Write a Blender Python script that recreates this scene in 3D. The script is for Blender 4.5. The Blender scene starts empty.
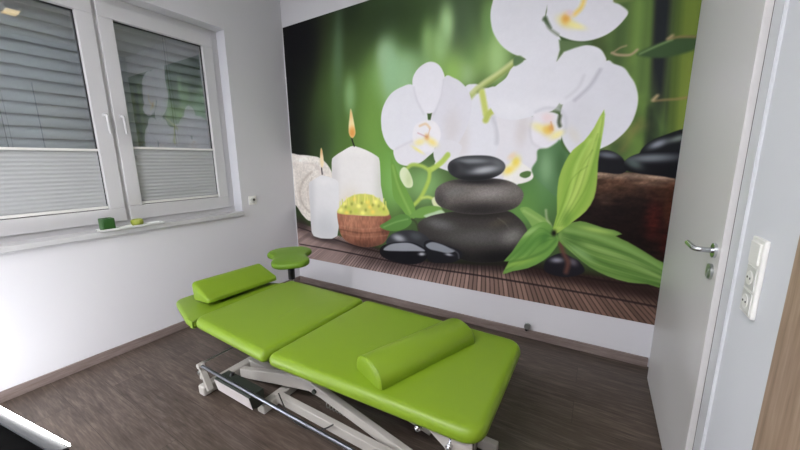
STRIP_E=6
LAMP_E=11
LAMPS=[(1.0,-3.7,.8,.6),(2.4,-3.6,.8,.6)]
GLOBE=(.60,-2.95,.38,.15)
GLOBE_E=13
EXPO=1.92
MURAL_K=1.13
MURAL_G=1.07
SX,SY,SZ,SS=.715,-.715,.622,.91
TILT=1
SK=.1636
YK=-.108

C_CAM=(2.9188,-2.5474,1.3698)
CAMP=(-0.54285,-0.19061,-0.01218,328.845)
# mural design, in metres on the wall: P = filled shape, G = soft spot, L = stroke, MAT = slatted mat
SH=[
{"t":"G","p":[[0.6279,2.3245],[0.9835,2.2694],[0.556,1.2937]],"c":[62,78,42],"a":0.9,"k":0},
{"t":"G","p":[[0.9426,2.6044],[1.2087,2.5491],[0.9269,2.2782]],"c":[40,54,32],"a":0.9,"k":0},
{"t":"G","p":[[1.5902,2.5414],[2.1494,2.418],[1.5901,2.2501]],"c":[66,90,48],"a":0.9,"k":0},
{"t":"G","p":[[1.9257,2.4],[2.1156,2.3605],[1.9315,2.1575]],"c":[78,100,72],"a":0.7,"k":0},
{"t":"G","p":[[0.8419,1.7626],[1.2921,1.7304],[0.8124,1.1971]],"c":[98,140,52],"a":0.8,"k":0},
{"t":"G","p":[[1.1392,1.9974],[1.3683,1.9713],[1.1254,1.5665]],"c":[112,155,58],"a":0.8,"k":0},
{"t":"G","p":[[1.3999,2.0872],[1.6804,2.0494],[1.3965,1.8465]],"c":[140,185,110],"a":0.8,"k":0},
{"t":"G","p":[[1.2818,2.2072],[1.3817,2.192],[1.2755,1.9242]],"c":[160,200,150],"a":0.7,"k":0},
{"t":"G","p":[[1.2228,2.312],[1.2738,2.3034],[1.2193,2.1845]],"c":[165,200,150],"a":0.5,"k":0},
{"t":"G","p":[[2.0114,2.1099],[2.235,2.0752],[2.0166,1.9331]],"c":[150,190,95],"a":0.8,"k":0},
{"t":"G","p":[[1.8221,2.366],[1.8791,2.3547],[1.8246,2.2105]],"c":[160,200,125],"a":0.8,"k":0},
{"t":"G","p":[[1.6968,2.2321],[1.7995,2.2148],[1.6981,2.047]],"c":[150,192,115],"a":0.7,"k":0},
{"t":"G","p":[[2.229,2.2079],[2.326,2.1902],[2.2411,1.94]],"c":[155,198,112],"a":0.8,"k":0},
{"t":"G","p":[[2.152,2.3529],[2.209,2.341],[2.1573,2.2209]],"c":[120,165,80],"a":0.6,"k":0},
{"t":"G","p":[[2.0084,2.2139],[2.0619,2.2045],[2.0128,2.0608]],"c":[105,150,70],"a":0.6,"k":0},
{"t":"G","p":[[1.7407,2.1665],[1.7919,2.1584],[1.7423,2.0038]],"c":[120,165,55],"a":0.5,"k":0},
{"t":"G","p":[[1.4478,2.0019],[1.5245,1.9927],[1.4457,1.8013]],"c":[165,205,165],"a":0.6,"k":0},
{"t":"G","p":[[1.975,2.0097],[2.0457,2.0002],[1.9773,1.9235]],"c":[170,205,150],"a":0.6,"k":0},
{"t":"G","p":[[0.7662,2.5579],[0.8132,2.5488],[0.743,2.1757]],"c":[112,142,118],"a":0.45,"k":0},
{"t":"G","p":[[0.6978,2.0477],[0.7717,2.0393],[0.6774,1.7275]],"c":[120,165,110],"a":0.5,"k":0},
{"t":"G","p":[[0.8522,1.9594],[0.9113,1.9534],[0.8438,1.7988]],"c":[140,185,120],"a":0.6,"k":0},
{"t":"G","p":[[0.4562,1.7902],[0.5636,1.7825],[0.4169,1.2933]],"c":[80,105,45],"a":0.6,"k":0},
{"t":"G","p":[[0.5021,1.4942],[0.6098,1.4912],[0.4834,1.2425]],"c":[85,115,75],"a":0.5,"k":0},
{"t":"G","p":[[1.2285,1.2954],[1.4404,1.296],[1.2194,0.9248]],"c":[112,168,58],"a":0.9,"k":0},
{"t":"G","p":[[1.0722,1.6579],[1.2265,1.6491],[1.0624,1.3874]],"c":[120,165,60],"a":0.6,"k":0},
{"t":"G","p":[[1.334,1.1613],[1.4595,1.1646],[1.33,0.932]],"c":[130,185,90],"a":0.7,"k":0},
{"t":"G","p":[[1.638,1.1691],[1.8236,1.1739],[1.6384,0.9959]],"c":[140,190,110],"a":0.8,"k":0},
{"t":"G","p":[[0.2005,2.3909],[0.3807,2.3629],[0.0674,1.0738]],"c":[22,22,26],"a":1,"k":0},
{"t":"G","p":[[0.0727,2.0196],[0.2492,2.002],[-0.0172,1.1822]],"c":[22,24,26],"a":1,"k":0},
{"t":"G","p":[[0.0802,1.5058],[0.2316,1.5017],[0.0469,1.1834]],"c":[34,42,30],"a":0.7,"k":0},
{"t":"G","p":[[0.059,2.9701],[0.465,2.8752],[0.0172,2.6101]],"c":[20,20,24],"a":0.9,"k":0},
{"t":"G","p":[[0.2468,2.5683],[0.5395,2.5151],[0.1817,1.9098]],"c":[22,22,26],"a":1,"k":0},
{"t":"G","p":[[0.2109,1.9073],[0.3954,1.8915],[0.1617,1.3987]],"c":[24,26,26],"a":0.9,"k":0},
{"t":"G","p":[[0.9115,2.6593],[1.043,2.6309],[0.9009,2.4494]],"c":[34,46,30],"a":0.9,"k":0},
{"t":"G","p":[[1.1569,2.5443],[1.4529,2.4835],[1.1503,2.3402]],"c":[46,64,36],"a":0.8,"k":0},
{"t":"G","p":[[0.8959,2.3503],[1.0743,2.3207],[0.8865,2.165]],"c":[58,78,40],"a":0.7,"k":0},
{"t":"G","p":[[0.7256,2.292],[0.7859,2.2828],[0.7068,1.9925]],"c":[96,128,96],"a":0.5,"k":0},
{"t":"G","p":[[1.5449,2.4061],[1.7386,2.3683],[1.5443,2.2428]],"c":[66,96,44],"a":0.7,"k":0},
{"t":"G","p":[[1.3588,2.5777],[1.5813,2.5291],[1.3567,2.458]],"c":[48,68,38],"a":0.7,"k":0},
{"t":"G","p":[[1.9431,2.3285],[2.051,2.3074],[1.9476,2.1479]],"c":[78,102,70],"a":0.7,"k":0},
{"t":"G","p":[[1.8216,2.3939],[1.8705,2.384],[1.8233,2.2887]],"c":[168,208,142],"a":0.9,"k":0},
{"t":"G","p":[[1.7653,2.2565],[1.824,2.2462],[1.7669,2.126]],"c":[158,200,128],"a":0.8,"k":0},
{"t":"G","p":[[1.6613,2.3111],[1.7136,2.3016],[1.6619,2.1938]],"c":[150,192,112],"a":0.7,"k":0},
{"t":"G","p":[[1.4492,2.1352],[1.6173,2.1109],[1.4479,2.0098]],"c":[150,194,140],"a":0.7,"k":0},
{"t":"G","p":[[1.263,2.2736],[1.3433,2.2605],[1.2603,2.1624]],"c":[160,198,150],"a":0.8,"k":0},
{"t":"G","p":[[1.3194,2.0579],[1.3993,2.0476],[1.3146,1.8126]],"c":[150,196,150],"a":0.6,"k":0},
{"t":"G","p":[[0.5965,1.8742],[0.918,1.8466],[0.5725,1.5315]],"c":[72,100,44],"a":0.6,"k":0},
{"t":"G","p":[[0.413,1.5966],[0.5766,1.5897],[0.3918,1.3344]],"c":[50,66,38],"a":0.7,"k":0},
{"t":"G","p":[[0.8536,1.9859],[0.9126,1.9795],[0.8462,1.8438]],"c":[140,182,120],"a":0.7,"k":0},
{"t":"G","p":[[2.1323,2.3047],[2.1685,2.2976],[2.1369,2.1847]],"c":[110,150,80],"a":0.6,"k":0},
{"t":"G","p":[[2.2135,2.0785],[2.2704,2.0697],[2.2194,1.9428]],"c":[170,208,130],"a":0.7,"k":0},
{"t":"G","p":[[1.8693,2.0239],[1.951,2.0129],[1.8716,1.9065]],"c":[150,196,84],"a":0.8,"k":0},
{"t":"P","p":[[2.7981,2.652],[3.288,2.5015],[3.3631,1.3584],[2.8554,1.3648],[2.6707,1.4344],[2.8027,1.9871]],"c":[72,92,42],"f":0.03,"sm":0},
{"t":"P","p":[[2.8603,2.6329],[2.96,2.6022],[3.0635,1.3622],[2.9122,1.3641]],"c":[84,112,52],"f":0.03,"sm":0},
{"t":"P","p":[[2.9794,2.5963],[3.0738,2.5673],[3.1552,1.3611],[3.0426,1.3625]],"c":[100,132,52],"f":0.03,"sm":0},
{"t":"L","p":[[3.013,2.586],[3.0422,2.1677],[3.0525,1.7793]],"w":0.05,"w2":0.05,"c":[122,156,66],"a":0.8,"f":0.05,"k":0},
{"t":"P","p":[[3.0784,2.5659],[3.1728,2.5369],[3.2077,2.0037],[3.2429,1.36],[3.1502,1.3611],[3.1232,1.9374]],"c":[38,42,46],"f":0.02,"sm":0},
{"t":"P","p":[[3.199,2.5288],[3.3168,2.4926],[3.3631,1.3584],[3.2619,1.3597],[3.2168,1.9229]],"c":[104,126,38],"f":0.02,"sm":0},
{"t":"L","p":[[3.2723,2.3651],[3.2974,1.9104],[3.3044,1.4741]],"w":0.06,"w2":0.06,"c":[128,148,42],"a":0.7,"f":0.05,"k":0},
{"t":"L","p":[[3.1812,2.3898],[3.2046,1.8711],[3.2173,1.4194]],"w":0.02,"w2":0.02,"c":[88,112,50],"a":0.9,"f":0.02,"k":0},
{"t":"L","p":[[3.0649,1.9464],[3.1249,1.7428],[3.214,1.5358]],"w":0.05,"w2":0.05,"c":[96,128,58],"a":0.8,"f":0.04,"k":0},
{"t":"L","p":[[3.0336,1.665],[3.1315,1.5405],[3.2109,1.4781]],"w":0.05,"w2":0.05,"c":[70,98,44],"a":0.8,"f":0.04,"k":0},
{"t":"L","p":[[2.9989,1.4871],[3.066,1.5442],[3.134,1.5638]],"w":0.03,"w2":0.03,"c":[140,130,70],"a":0.5,"f":0.03,"k":0},
{"t":"L","p":[[2.9171,1.7947],[2.8954,1.554],[3.026,1.4246]],"w":0.05,"w2":0.05,"c":[64,84,40],"a":0.7,"f":0.05,"k":0},
{"t":"G","p":[[2.6855,1.2305],[2.8432,1.2334],[2.7028,0.9925]],"c":[74,122,62],"a":1,"k":0},
{"t":"G","p":[[2.4971,1.0817],[2.6443,1.0889],[2.5104,0.8584]],"c":[88,138,66],"a":1,"k":0},
{"t":"G","p":[[2.8582,1.3323],[2.9374,1.3319],[2.8671,1.2272]],"c":[66,104,50],"a":0.9,"k":0},
{"t":"G","p":[[2.5901,1.3128],[2.648,1.3128],[2.6018,1.137]],"c":[128,172,118],"a":0.7,"k":0},
{"t":"G","p":[[2.6135,1.1587],[2.6778,1.1609],[2.6231,1.0159]],"c":[80,130,66],"a":0.5,"k":0},
{"t":"G","p":[[2.4303,1.0185],[2.5282,1.0245],[2.4361,0.9126]],"c":[96,146,60],"a":0.9,"k":0},
{"t":"L","p":[[2.9209,2.5121],[2.9426,2.0781],[2.944,1.7325]],"w":0.025,"w2":0.025,"c":[66,90,44],"a":0.7,"f":0.03,"k":0},
{"t":"L","p":[[3.0568,2.4737],[3.0769,2.1074],[3.0825,1.7758]],"w":0.02,"w2":0.02,"c":[74,100,46],"a":0.7,"f":0.03,"k":0},
{"t":"L","p":[[2.849,2.4265],[2.8796,2.0896]],"w":0.03,"w2":0.03,"c":[96,122,60],"a":0.6,"f":0.04,"k":0},
{"t":"L","p":[[3.0207,1.8971],[3.0292,1.6062]],"w":0.03,"w2":0.03,"c":[88,116,52],"a":0.7,"f":0.03,"k":0},
{"t":"L","p":[[3.2091,2.3334],[3.235,1.9201],[3.261,1.5331]],"w":0.02,"w2":0.02,"c":[70,92,36],"a":0.8,"f":0.02,"k":0},
{"t":"L","p":[[3.2974,1.9104],[3.3226,1.4734]],"w":0.03,"w2":0.03,"c":[140,156,52],"a":0.5,"f":0.03,"k":0},
{"t":"L","p":[[2.9581,1.5809],[2.9398,1.427]],"w":0.02,"w2":0.02,"c":[120,130,64],"a":0.6,"f":0.02,"k":0},
{"t":"L","p":[[3.1535,1.6548],[3.1655,1.4505]],"w":0.03,"w2":0.03,"c":[44,58,40],"a":0.8,"f":0.03,"k":0},
{"t":"L","p":[[3.026,1.4246],[3.0605,1.4965],[3.1005,1.6011]],"w":0.03,"w2":0.03,"c":[150,128,66],"a":0.35,"f":0.02,"k":0},
{"t":"P","p":[[3.0466,1.9825],[3.115,2.0146],[3.1864,2.0338],[3.2478,2.0381],[3.3176,2.0251],[3.3203,1.9687],[3.2583,1.948],[3.1694,1.941],[3.0877,1.9594]],"c":[62,90,50],"f":0.012,"sm":1},
{"t":"L","p":[[3.0615,1.9801],[3.1299,2.0066],[3.2046,2.0305]],"w":0.012,"w2":0.012,"c":[120,150,90],"a":0.8,"f":0.006,"k":0},
{"t":"L","p":[[2.9183,2.0091],[2.9508,1.9925],[3.0122,1.9826],[3.0444,2.0049]],"w":0.014,"w2":0.014,"c":[186,158,128],"a":0.9,"f":0.006,"k":0},
{"t":"L","p":[[2.9283,2.0132],[2.9573,2.0308],[2.9869,2.0369]],"w":0.009,"w2":0.009,"c":[176,148,118],"a":0.8,"f":0.006,"k":0},
{"t":"L","p":[[3.1995,2.0366],[3.2389,2.0398],[3.3133,2.0259]],"w":0.01,"w2":0.01,"c":[156,126,82],"a":0.9,"f":0.008,"k":0},
{"t":"L","p":[[3.1857,2.0392],[3.2022,2.0518]],"w":0.016,"w2":0.016,"c":[180,156,114],"a":0.9,"f":0.008,"k":0},
{"t":"L","p":[[3.1576,1.7055],[3.2045,1.7065],[3.2686,1.7055],[3.3211,1.711]],"w":0.01,"w2":0.01,"c":[160,130,84],"a":0.9,"f":0.008,"k":0},
{"t":"L","p":[[3.1522,1.7117],[3.1689,1.7325]],"w":0.018,"w2":0.018,"c":[190,164,122],"a":0.9,"f":0.008,"k":0},
{"t":"L","p":[[2.8003,2.3297],[2.9219,2.296],[2.9907,2.2958]],"w":0.03,"w2":0.03,"c":[120,140,70],"a":0.8,"f":0.01,"k":0},
{"t":"P","p":[[2.873,1.2931],[3.1333,1.2818],[3.3469,1.2658],[3.3488,0.9274],[3.3401,0.4833],[2.9728,0.6802],[2.7111,0.8779],[2.8778,1.1004]],"c":[32,20,18],"f":0.008,"sm":0},
{"t":"G","p":[[3.0875,1.2252],[3.3796,1.2196],[3.0911,1.1365]],"c":[92,64,46],"a":0.9,"k":1},
{"t":"G","p":[[2.995,1.1845],[3.0925,1.1747],[3.0011,1.1195]],"c":[104,74,52],"a":0.7,"k":1},
{"t":"G","p":[[3.2676,1.1806],[3.3632,1.166],[3.2757,1.1076]],"c":[100,60,38],"a":0.7,"k":1},
{"t":"L","p":[[2.8516,1.2732],[3.1352,1.2634],[3.3768,1.2429]],"w":0.035,"w2":0.035,"c":[176,150,128],"a":0.9,"f":0.02,"k":1},
{"t":"L","p":[[2.9248,1.2217],[3.1409,1.2076],[3.3837,1.1845]],"w":0.012,"w2":0.012,"c":[80,54,40],"a":0.7,"f":0.01,"k":1},
{"t":"L","p":[[2.93,1.1627],[3.0938,1.1621],[3.267,1.1866],[3.3851,1.1727]],"w":0.02,"w2":0.02,"c":[70,42,30],"a":0.7,"f":0.02,"k":1},
{"t":"G","p":[[3.1442,1.1765],[3.1745,1.1775],[3.1467,1.1514]],"c":[60,42,34],"a":0.8,"k":1},
{"t":"G","p":[[3.2358,1.0243],[3.2749,1.0271],[3.2453,0.9362]],"c":[92,28,20],"a":0.7,"k":1},
{"t":"G","p":[[3.211,0.9265],[3.2559,0.9309],[3.2178,0.8624]],"c":[72,20,16],"a":0.8,"k":1},
{"t":"G","p":[[3.3019,0.8719],[3.3355,0.8757],[3.3104,0.7959]],"c":[84,24,16],"a":0.8,"k":1},
{"t":"G","p":[[3.3111,1.0912],[3.3392,1.0928],[3.325,0.9688]],"c":[78,40,22],"a":0.8,"k":1},
{"t":"G","p":[[3.0915,1.0787],[3.1538,1.0822],[3.0979,1.0142]],"c":[52,34,28],"a":0.9,"k":1},
{"t":"G","p":[[2.9635,1.1046],[3.0078,1.1068],[2.967,1.0649]],"c":[88,64,50],"a":0.8,"k":1},
{"t":"G","p":[[3.2231,1.1421],[3.2812,1.1446],[3.2258,1.1175]],"c":[58,34,24],"a":0.8,"k":1},
{"t":"G","p":[[3.18,1.2209],[3.2684,1.2169],[3.1819,1.2025]],"c":[128,100,80],"a":0.8,"k":1},
{"t":"G","p":[[3.1149,0.9501],[3.3183,0.9432],[3.1213,0.7774]],"c":[26,15,14],"a":0.85,"k":1},
{"t":"G","p":[[3.2983,1.035],[3.322,1.0367],[3.3066,0.9609]],"c":[86,44,26],"a":0.7,"k":1},
{"t":"G","p":[[3.2257,0.9791],[3.2603,0.982],[3.2352,0.8902]],"c":[84,26,18],"a":0.7,"k":1},
{"t":"T","p":[[1.3851,1.0272]],"n":[60,130],"a":0.2},
{"t":"T","p":[[1.3851,1.0272]],"n":[240,200],"a":0.12},
{"t":"P","p":[[2.8964,1.4155],[2.9398,1.427],[2.9959,1.4068],[3.0426,1.3625],[3.0644,1.3001],[3.0191,1.2747],[2.919,1.2868],[2.8626,1.2799],[2.8669,1.3647]],"c":[28,28,34],"f":0.005,"sm":1},
{"t":"G","p":[[2.9537,1.3952],[3.0083,1.3879],[2.9554,1.3762]],"c":[110,116,128],"a":0.9,"k":1},
{"t":"P","p":[[3.1201,1.41],[3.1544,1.4627],[3.2179,1.501],[3.3428,1.5284],[3.3464,1.3471],[3.1352,1.3613]],"c":[28,30,34],"f":0.005,"sm":1},
{"t":"G","p":[[3.2038,1.455],[3.2448,1.4709],[3.2061,1.4344]],"c":[150,156,168],"a":0.9,"k":1},
{"t":"G","p":[[3.3031,1.4855],[3.3551,1.4999],[3.3051,1.4684]],"c":[128,140,132],"a":0.9,"k":1},
{"t":"P","p":[[3.0444,1.3438],[3.0721,1.3806],[3.1308,1.4037],[3.2282,1.4073],[3.3583,1.3985],[3.3573,1.2543],[3.2343,1.2645],[3.1129,1.2817],[3.0592,1.3001]],"c":[22,22,28],"f":0.005,"sm":1},
{"t":"G","p":[[3.1836,1.3727],[3.3065,1.3766],[3.1862,1.3487]],"c":[118,126,132],"a":0.95,"k":1},
{"t":"G","p":[[3.097,1.3372],[3.1396,1.3187],[3.0944,1.3126]],"c":[96,112,108],"a":0.8,"k":1},
{"t":"MAT","p":[[-0.1616,0.7766],[0.0143,0.7088],[0.6479,0.6133],[1.1513,0.5276],[1.6896,0.4871],[2.1427,0.5297],[2.4549,0.5703],[2.7336,0.5686],[3.04,0.5773],[3.4098,0.5646],[3.5568,0.1312],[2.3325,-0.0866],[-0.1814,-0.021]],"th":[[[0.0376,0.4538],[0.638,0.4499],[1.2648,0.4332],[1.6198,0.4295],[2.2285,0.4415],[2.9338,0.4403],[3.346,0.4301]],[[-0.0236,0.659],[0.6446,0.5592],[1.1507,0.5074],[1.6894,0.5149],[2.3025,0.5793],[2.984,0.5529],[3.3605,0.5682]]],"fan":[[2.0874,1.6735]]},
{"t":"G","p":[[1.2646,0.4232],[1.69,0.4126],[1.2284,0.347]],"c":[46,34,34],"a":0.55,"k":0},
{"t":"G","p":[[2.2241,0.5508],[2.7314,0.5986],[2.2265,0.4921]],"c":[30,24,26],"a":0.8,"k":0},
{"t":"G","p":[[2.7999,0.5497],[3.2084,0.5523],[2.7912,0.4952]],"c":[40,26,26],"a":0.8,"k":0},
{"t":"G","p":[[3.2112,0.5252],[3.5094,0.5199],[3.2063,0.4684]],"c":[44,30,28],"a":0.8,"k":0},
{"t":"G","p":[[1.6896,0.4871],[1.953,0.5002],[1.6899,0.4406]],"c":[36,28,30],"a":0.6,"k":0},
{"t":"G","p":[[0.0921,0.6809],[0.2456,0.6496],[0.0691,0.6096]],"c":[54,42,42],"a":0.8,"k":0},
{"t":"G","p":[[0.9696,0.5247],[1.278,0.5245],[0.968,0.483]],"c":[48,36,34],"a":0.8,"k":0},
{"t":"G","p":[[0.4324,0.557],[0.6578,0.55],[0.4299,0.5233]],"c":[50,42,42],"a":0.8,"k":0},
{"t":"P","p":[[-0.0542,1.434],[0.1363,1.4518],[0.314,1.438],[0.4266,1.4157],[0.5322,1.344],[0.6047,1.2135],[0.617,0.9895],[0.4656,0.8115],[0.2381,0.7388],[0.1192,0.797],[0.0331,0.8932],[-0.1027,0.9999]],"c":[222,216,208],"f":0.006,"sm":1},
{"t":"G","p":[[0.099,1.0748],[0.2228,1.079],[0.0701,0.7821]],"c":[204,196,186],"a":0.7,"k":1},
{"t":"L","p":[[0.0016,1.3575],[0.219,1.3666],[0.3631,1.3345],[0.4686,1.2321]],"w":0.02,"w2":0.02,"c":[198,186,176],"a":0.7,"f":0.02,"k":1},
{"t":"L","p":[[0.2996,1.2721],[0.1718,1.1856],[0.0969,1.0527],[0.1311,0.9212],[0.2316,0.8385]],"w":0.018,"w2":0.018,"c":[176,164,152],"a":0.8,"f":0.015,"k":1},
{"t":"L","p":[[0.2941,1.2089],[0.2228,1.079],[0.2395,0.9272]],"w":0.012,"w2":0.012,"c":[186,174,162],"a":0.7,"f":0.012,"k":1},
{"t":"L","p":[[0.0265,1.2923],[0.0355,1.0727],[0.0676,0.9177]],"w":0.016,"w2":0.016,"c":[236,231,224],"a":0.7,"f":0.015,"k":1},
{"t":"G","p":[[0.1768,1.3985],[0.325,1.3967],[0.1728,1.3564]],"c":[238,234,228],"a":0.8,"k":1},
{"t":"T","p":[[1.3851,1.0272]],"n":[200,160],"a":0.05},
{"t":"P","p":[[0.5878,1.3636],[0.6185,1.4225],[0.739,1.4781],[0.8415,1.5178],[0.9024,1.5158],[1.0195,1.48],[1.1433,1.4226],[1.1752,1.3679],[1.1805,1.1574],[1.1963,0.9042],[0.9209,0.8455],[0.6063,0.822],[0.5829,1.091]],"c":[226,224,222],"f":0.005,"sm":0},
{"t":"G","p":[[0.8761,1.4745],[1.0654,1.4696],[0.8738,1.4276]],"c":[230,228,226],"a":0.8,"k":1},
{"t":"G","p":[[0.5966,1.0914],[0.6639,1.0937],[0.5687,0.6697]],"c":[200,198,198],"a":0.7,"k":1},
{"t":"G","p":[[1.1905,1.1113],[1.2682,1.1138],[1.1802,0.7291]],"c":[198,200,190],"a":0.7,"k":1},
{"t":"G","p":[[0.7994,0.9481],[0.9257,0.9553],[0.7919,0.8051]],"c":[218,206,178],"a":0.5,"k":1},
{"t":"L","p":[[0.8578,1.5963],[0.8681,1.5588],[0.8845,1.521]],"w":0.014,"w2":0.014,"c":[34,32,34],"a":1,"f":0.006,"k":0},
{"t":"P","p":[[0.8591,1.8606],[0.8799,1.796],[0.8989,1.6951],[0.9018,1.6311],[0.8638,1.5961],[0.8291,1.6348],[0.8269,1.7087],[0.8438,1.7988]],"c":[244,226,172],"f":0.008,"sm":1},
{"t":"G","p":[[0.8662,1.6421],[0.9142,1.6396],[0.8634,1.5868]],"c":[228,158,58],"a":1,"k":1},
{"t":"G","p":[[0.8573,1.8248],[0.8931,1.8219],[0.854,1.7617]],"c":[222,170,90],"a":0.6,"k":1},
{"t":"P","p":[[0.2428,1.1334],[0.2914,1.1771],[0.412,1.2314],[0.469,1.2372],[0.5776,1.2131],[0.6562,1.1842],[0.6651,1.114],[0.648,0.8356],[0.6134,0.6096],[0.4475,0.5642],[0.3145,0.5664],[0.2426,0.6154],[0.2432,0.8835]],"c":[220,220,221],"f":0.005,"sm":0},
{"t":"G","p":[[0.4647,1.1805],[0.6429,1.184],[0.4616,1.139]],"c":[226,225,225],"a":0.8,"k":1},
{"t":"G","p":[[0.4576,0.7026],[0.6545,0.7204],[0.4462,0.5475]],"c":[196,199,202],"a":0.8,"k":1},
{"t":"G","p":[[0.2537,0.917],[0.3139,0.9205],[0.218,0.51]],"c":[190,190,192],"a":0.6,"k":1},
{"t":"L","p":[[0.444,1.3139],[0.4491,1.2524]],"w":0.014,"w2":0.014,"c":[40,36,36],"a":1,"f":0.006,"k":0},
{"t":"P","p":[[0.4554,1.5155],[0.475,1.445],[0.4786,1.3645],[0.4524,1.3139],[0.4297,1.3649],[0.4346,1.4458]],"c":[240,220,178],"f":0.007,"sm":1},
{"t":"G","p":[[0.4608,1.4954],[0.4884,1.4946],[0.4569,1.4454]],"c":[214,168,100],"a":0.8,"k":1},
{"t":"P","p":[[0.637,0.8766],[0.7946,0.8565],[1.0432,0.8546],[1.2633,0.8899],[1.2836,0.7966],[1.2474,0.6775],[1.1764,0.5908],[0.9825,0.5366],[0.7788,0.5535],[0.6753,0.6163],[0.6408,0.7192]],"c":[160,104,78],"f":0.006,"sm":1},
{"t":"G","p":[[0.8163,0.7763],[0.9307,0.7859],[0.811,0.6725]],"c":[196,136,104],"a":0.8,"k":1},
{"t":"G","p":[[1.0161,0.7732],[1.1119,0.7816],[1.0123,0.6725]],"c":[182,122,92],"a":0.7,"k":1},
{"t":"G","p":[[1.2483,0.7164],[1.3264,0.7243],[1.2448,0.5596]],"c":[112,66,50],"a":0.9,"k":1},
{"t":"G","p":[[0.9575,0.5335],[1.245,0.5695],[0.9545,0.4604]],"c":[98,62,48],"a":0.8,"k":1},
{"t":"L","p":[[0.6388,0.6872],[0.9384,0.6751],[1.271,0.7283]],"w":0.01,"w2":0.01,"c":[110,70,54],"a":0.7,"f":0.01,"k":1},
{"t":"L","p":[[0.6499,0.6456],[0.9367,0.634],[1.2589,0.6884]],"w":0.008,"w2":0.008,"c":[190,140,112],"a":0.5,"f":0.01,"k":1},
{"t":"L","p":[[0.6277,0.7286],[0.9401,0.7159],[1.272,0.7764]],"w":0.008,"w2":0.008,"c":[196,146,116],"a":0.5,"f":0.01,"k":1},
{"t":"T","p":[[1.3851,1.0272]],"n":[200,60],"a":0.1},
{"t":"P","p":[[0.6357,0.8556],[0.6806,0.9311],[0.7502,0.996],[0.8296,1.0398],[0.9305,1.0636],[1.0741,1.0598],[1.1763,1.0075],[1.2425,0.9546],[1.2631,0.8804],[1.1143,0.8599],[0.8583,0.8509]],"c":[206,206,86],"f":0.01,"sm":1},
{"t":"G","p":[[0.7217,0.9539],[0.7506,0.9555],[0.7204,0.9314]],"c":[246,240,120],"a":0.9,"k":1},
{"t":"G","p":[[0.7843,0.9067],[0.8127,0.9085],[0.7831,0.8842]],"c":[196,206,60],"a":0.9,"k":1},
{"t":"G","p":[[0.8534,1.011],[0.8811,1.0123],[0.8524,0.9891]],"c":[238,214,70],"a":0.9,"k":1},
{"t":"G","p":[[0.9128,0.9447],[0.9401,0.9463],[0.9119,0.9227]],"c":[246,240,120],"a":0.9,"k":1},
{"t":"G","p":[[0.9893,1.0175],[1.0158,1.0187],[0.9885,0.996]],"c":[196,206,60],"a":0.9,"k":1},
{"t":"G","p":[[1.0464,0.9428],[1.0725,0.9443],[1.0456,0.9213]],"c":[238,214,70],"a":0.9,"k":1},
{"t":"G","p":[[1.1186,0.995],[1.144,0.9963],[1.1179,0.9739]],"c":[246,240,120],"a":0.9,"k":1},
{"t":"G","p":[[1.1742,0.9314],[1.1993,0.933],[1.1736,0.9103]],"c":[196,206,60],"a":0.9,"k":1},
{"t":"G","p":[[0.756,0.864],[0.7847,0.866],[0.7548,0.8413]],"c":[238,214,70],"a":0.9,"k":1},
{"t":"G","p":[[0.9593,0.8782],[0.9863,0.88],[0.9584,0.8562]],"c":[246,240,120],"a":0.9,"k":1},
{"t":"G","p":[[1.2189,0.9058],[1.2437,0.9075],[1.2184,0.8848]],"c":[196,206,60],"a":0.9,"k":1},
{"t":"G","p":[[1.0803,0.8963],[1.1062,0.8981],[1.0796,0.8748]],"c":[238,214,70],"a":0.9,"k":1},
{"t":"G","p":[[0.6781,0.8896],[0.7075,0.8916],[0.6768,0.8668]],"c":[246,240,120],"a":0.9,"k":1},
{"t":"G","p":[[0.8729,0.8923],[0.9006,0.8941],[0.8719,0.8701]],"c":[196,206,60],"a":0.9,"k":1},
{"t":"G","p":[[1.0243,0.9901],[1.0505,0.9915],[1.0235,0.9687]],"c":[238,214,70],"a":0.9,"k":1},
{"t":"L","p":[[0.6658,0.9063],[0.6779,0.9739]],"w":0.012,"w2":0.012,"c":[226,226,90],"a":0.9,"f":0.008,"k":0},
{"t":"L","p":[[0.708,0.9228],[0.7044,0.9972]],"w":0.012,"w2":0.012,"c":[196,204,80],"a":0.9,"f":0.008,"k":0},
{"t":"L","p":[[0.7496,0.9382],[0.762,1.0208]],"w":0.012,"w2":0.012,"c":[236,226,120],"a":0.9,"f":0.008,"k":0},
{"t":"L","p":[[0.7906,0.9521],[0.7863,1.0173]],"w":0.012,"w2":0.012,"c":[226,226,90],"a":0.9,"f":0.008,"k":0},
{"t":"L","p":[[0.8309,0.9641],[0.8421,1.0374]],"w":0.012,"w2":0.012,"c":[196,204,80],"a":0.9,"f":0.008,"k":0},
{"t":"L","p":[[0.8705,0.9738],[0.8668,1.0539]],"w":0.012,"w2":0.012,"c":[236,226,120],"a":0.9,"f":0.008,"k":0},
{"t":"L","p":[[0.9095,0.9811],[0.9198,1.0456]],"w":0.012,"w2":0.012,"c":[226,226,90],"a":0.9,"f":0.008,"k":0},
{"t":"L","p":[[0.9479,0.9858],[0.9436,1.057]],"w":0.012,"w2":0.012,"c":[196,204,80],"a":0.9,"f":0.008,"k":0},
{"t":"L","p":[[0.9857,0.9877],[0.9961,1.0669]],"w":0.012,"w2":0.012,"c":[236,226,120],"a":0.9,"f":0.008,"k":0},
{"t":"L","p":[[1.023,0.9871],[1.0182,1.0498]],"w":0.012,"w2":0.012,"c":[226,226,90],"a":0.9,"f":0.008,"k":0},
{"t":"L","p":[[1.0597,0.984],[1.0692,1.0545]],"w":0.012,"w2":0.012,"c":[196,204,80],"a":0.9,"f":0.008,"k":0},
{"t":"L","p":[[1.0959,0.9786],[1.0915,1.0558]],"w":0.012,"w2":0.012,"c":[236,226,120],"a":0.9,"f":0.008,"k":0},
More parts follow.
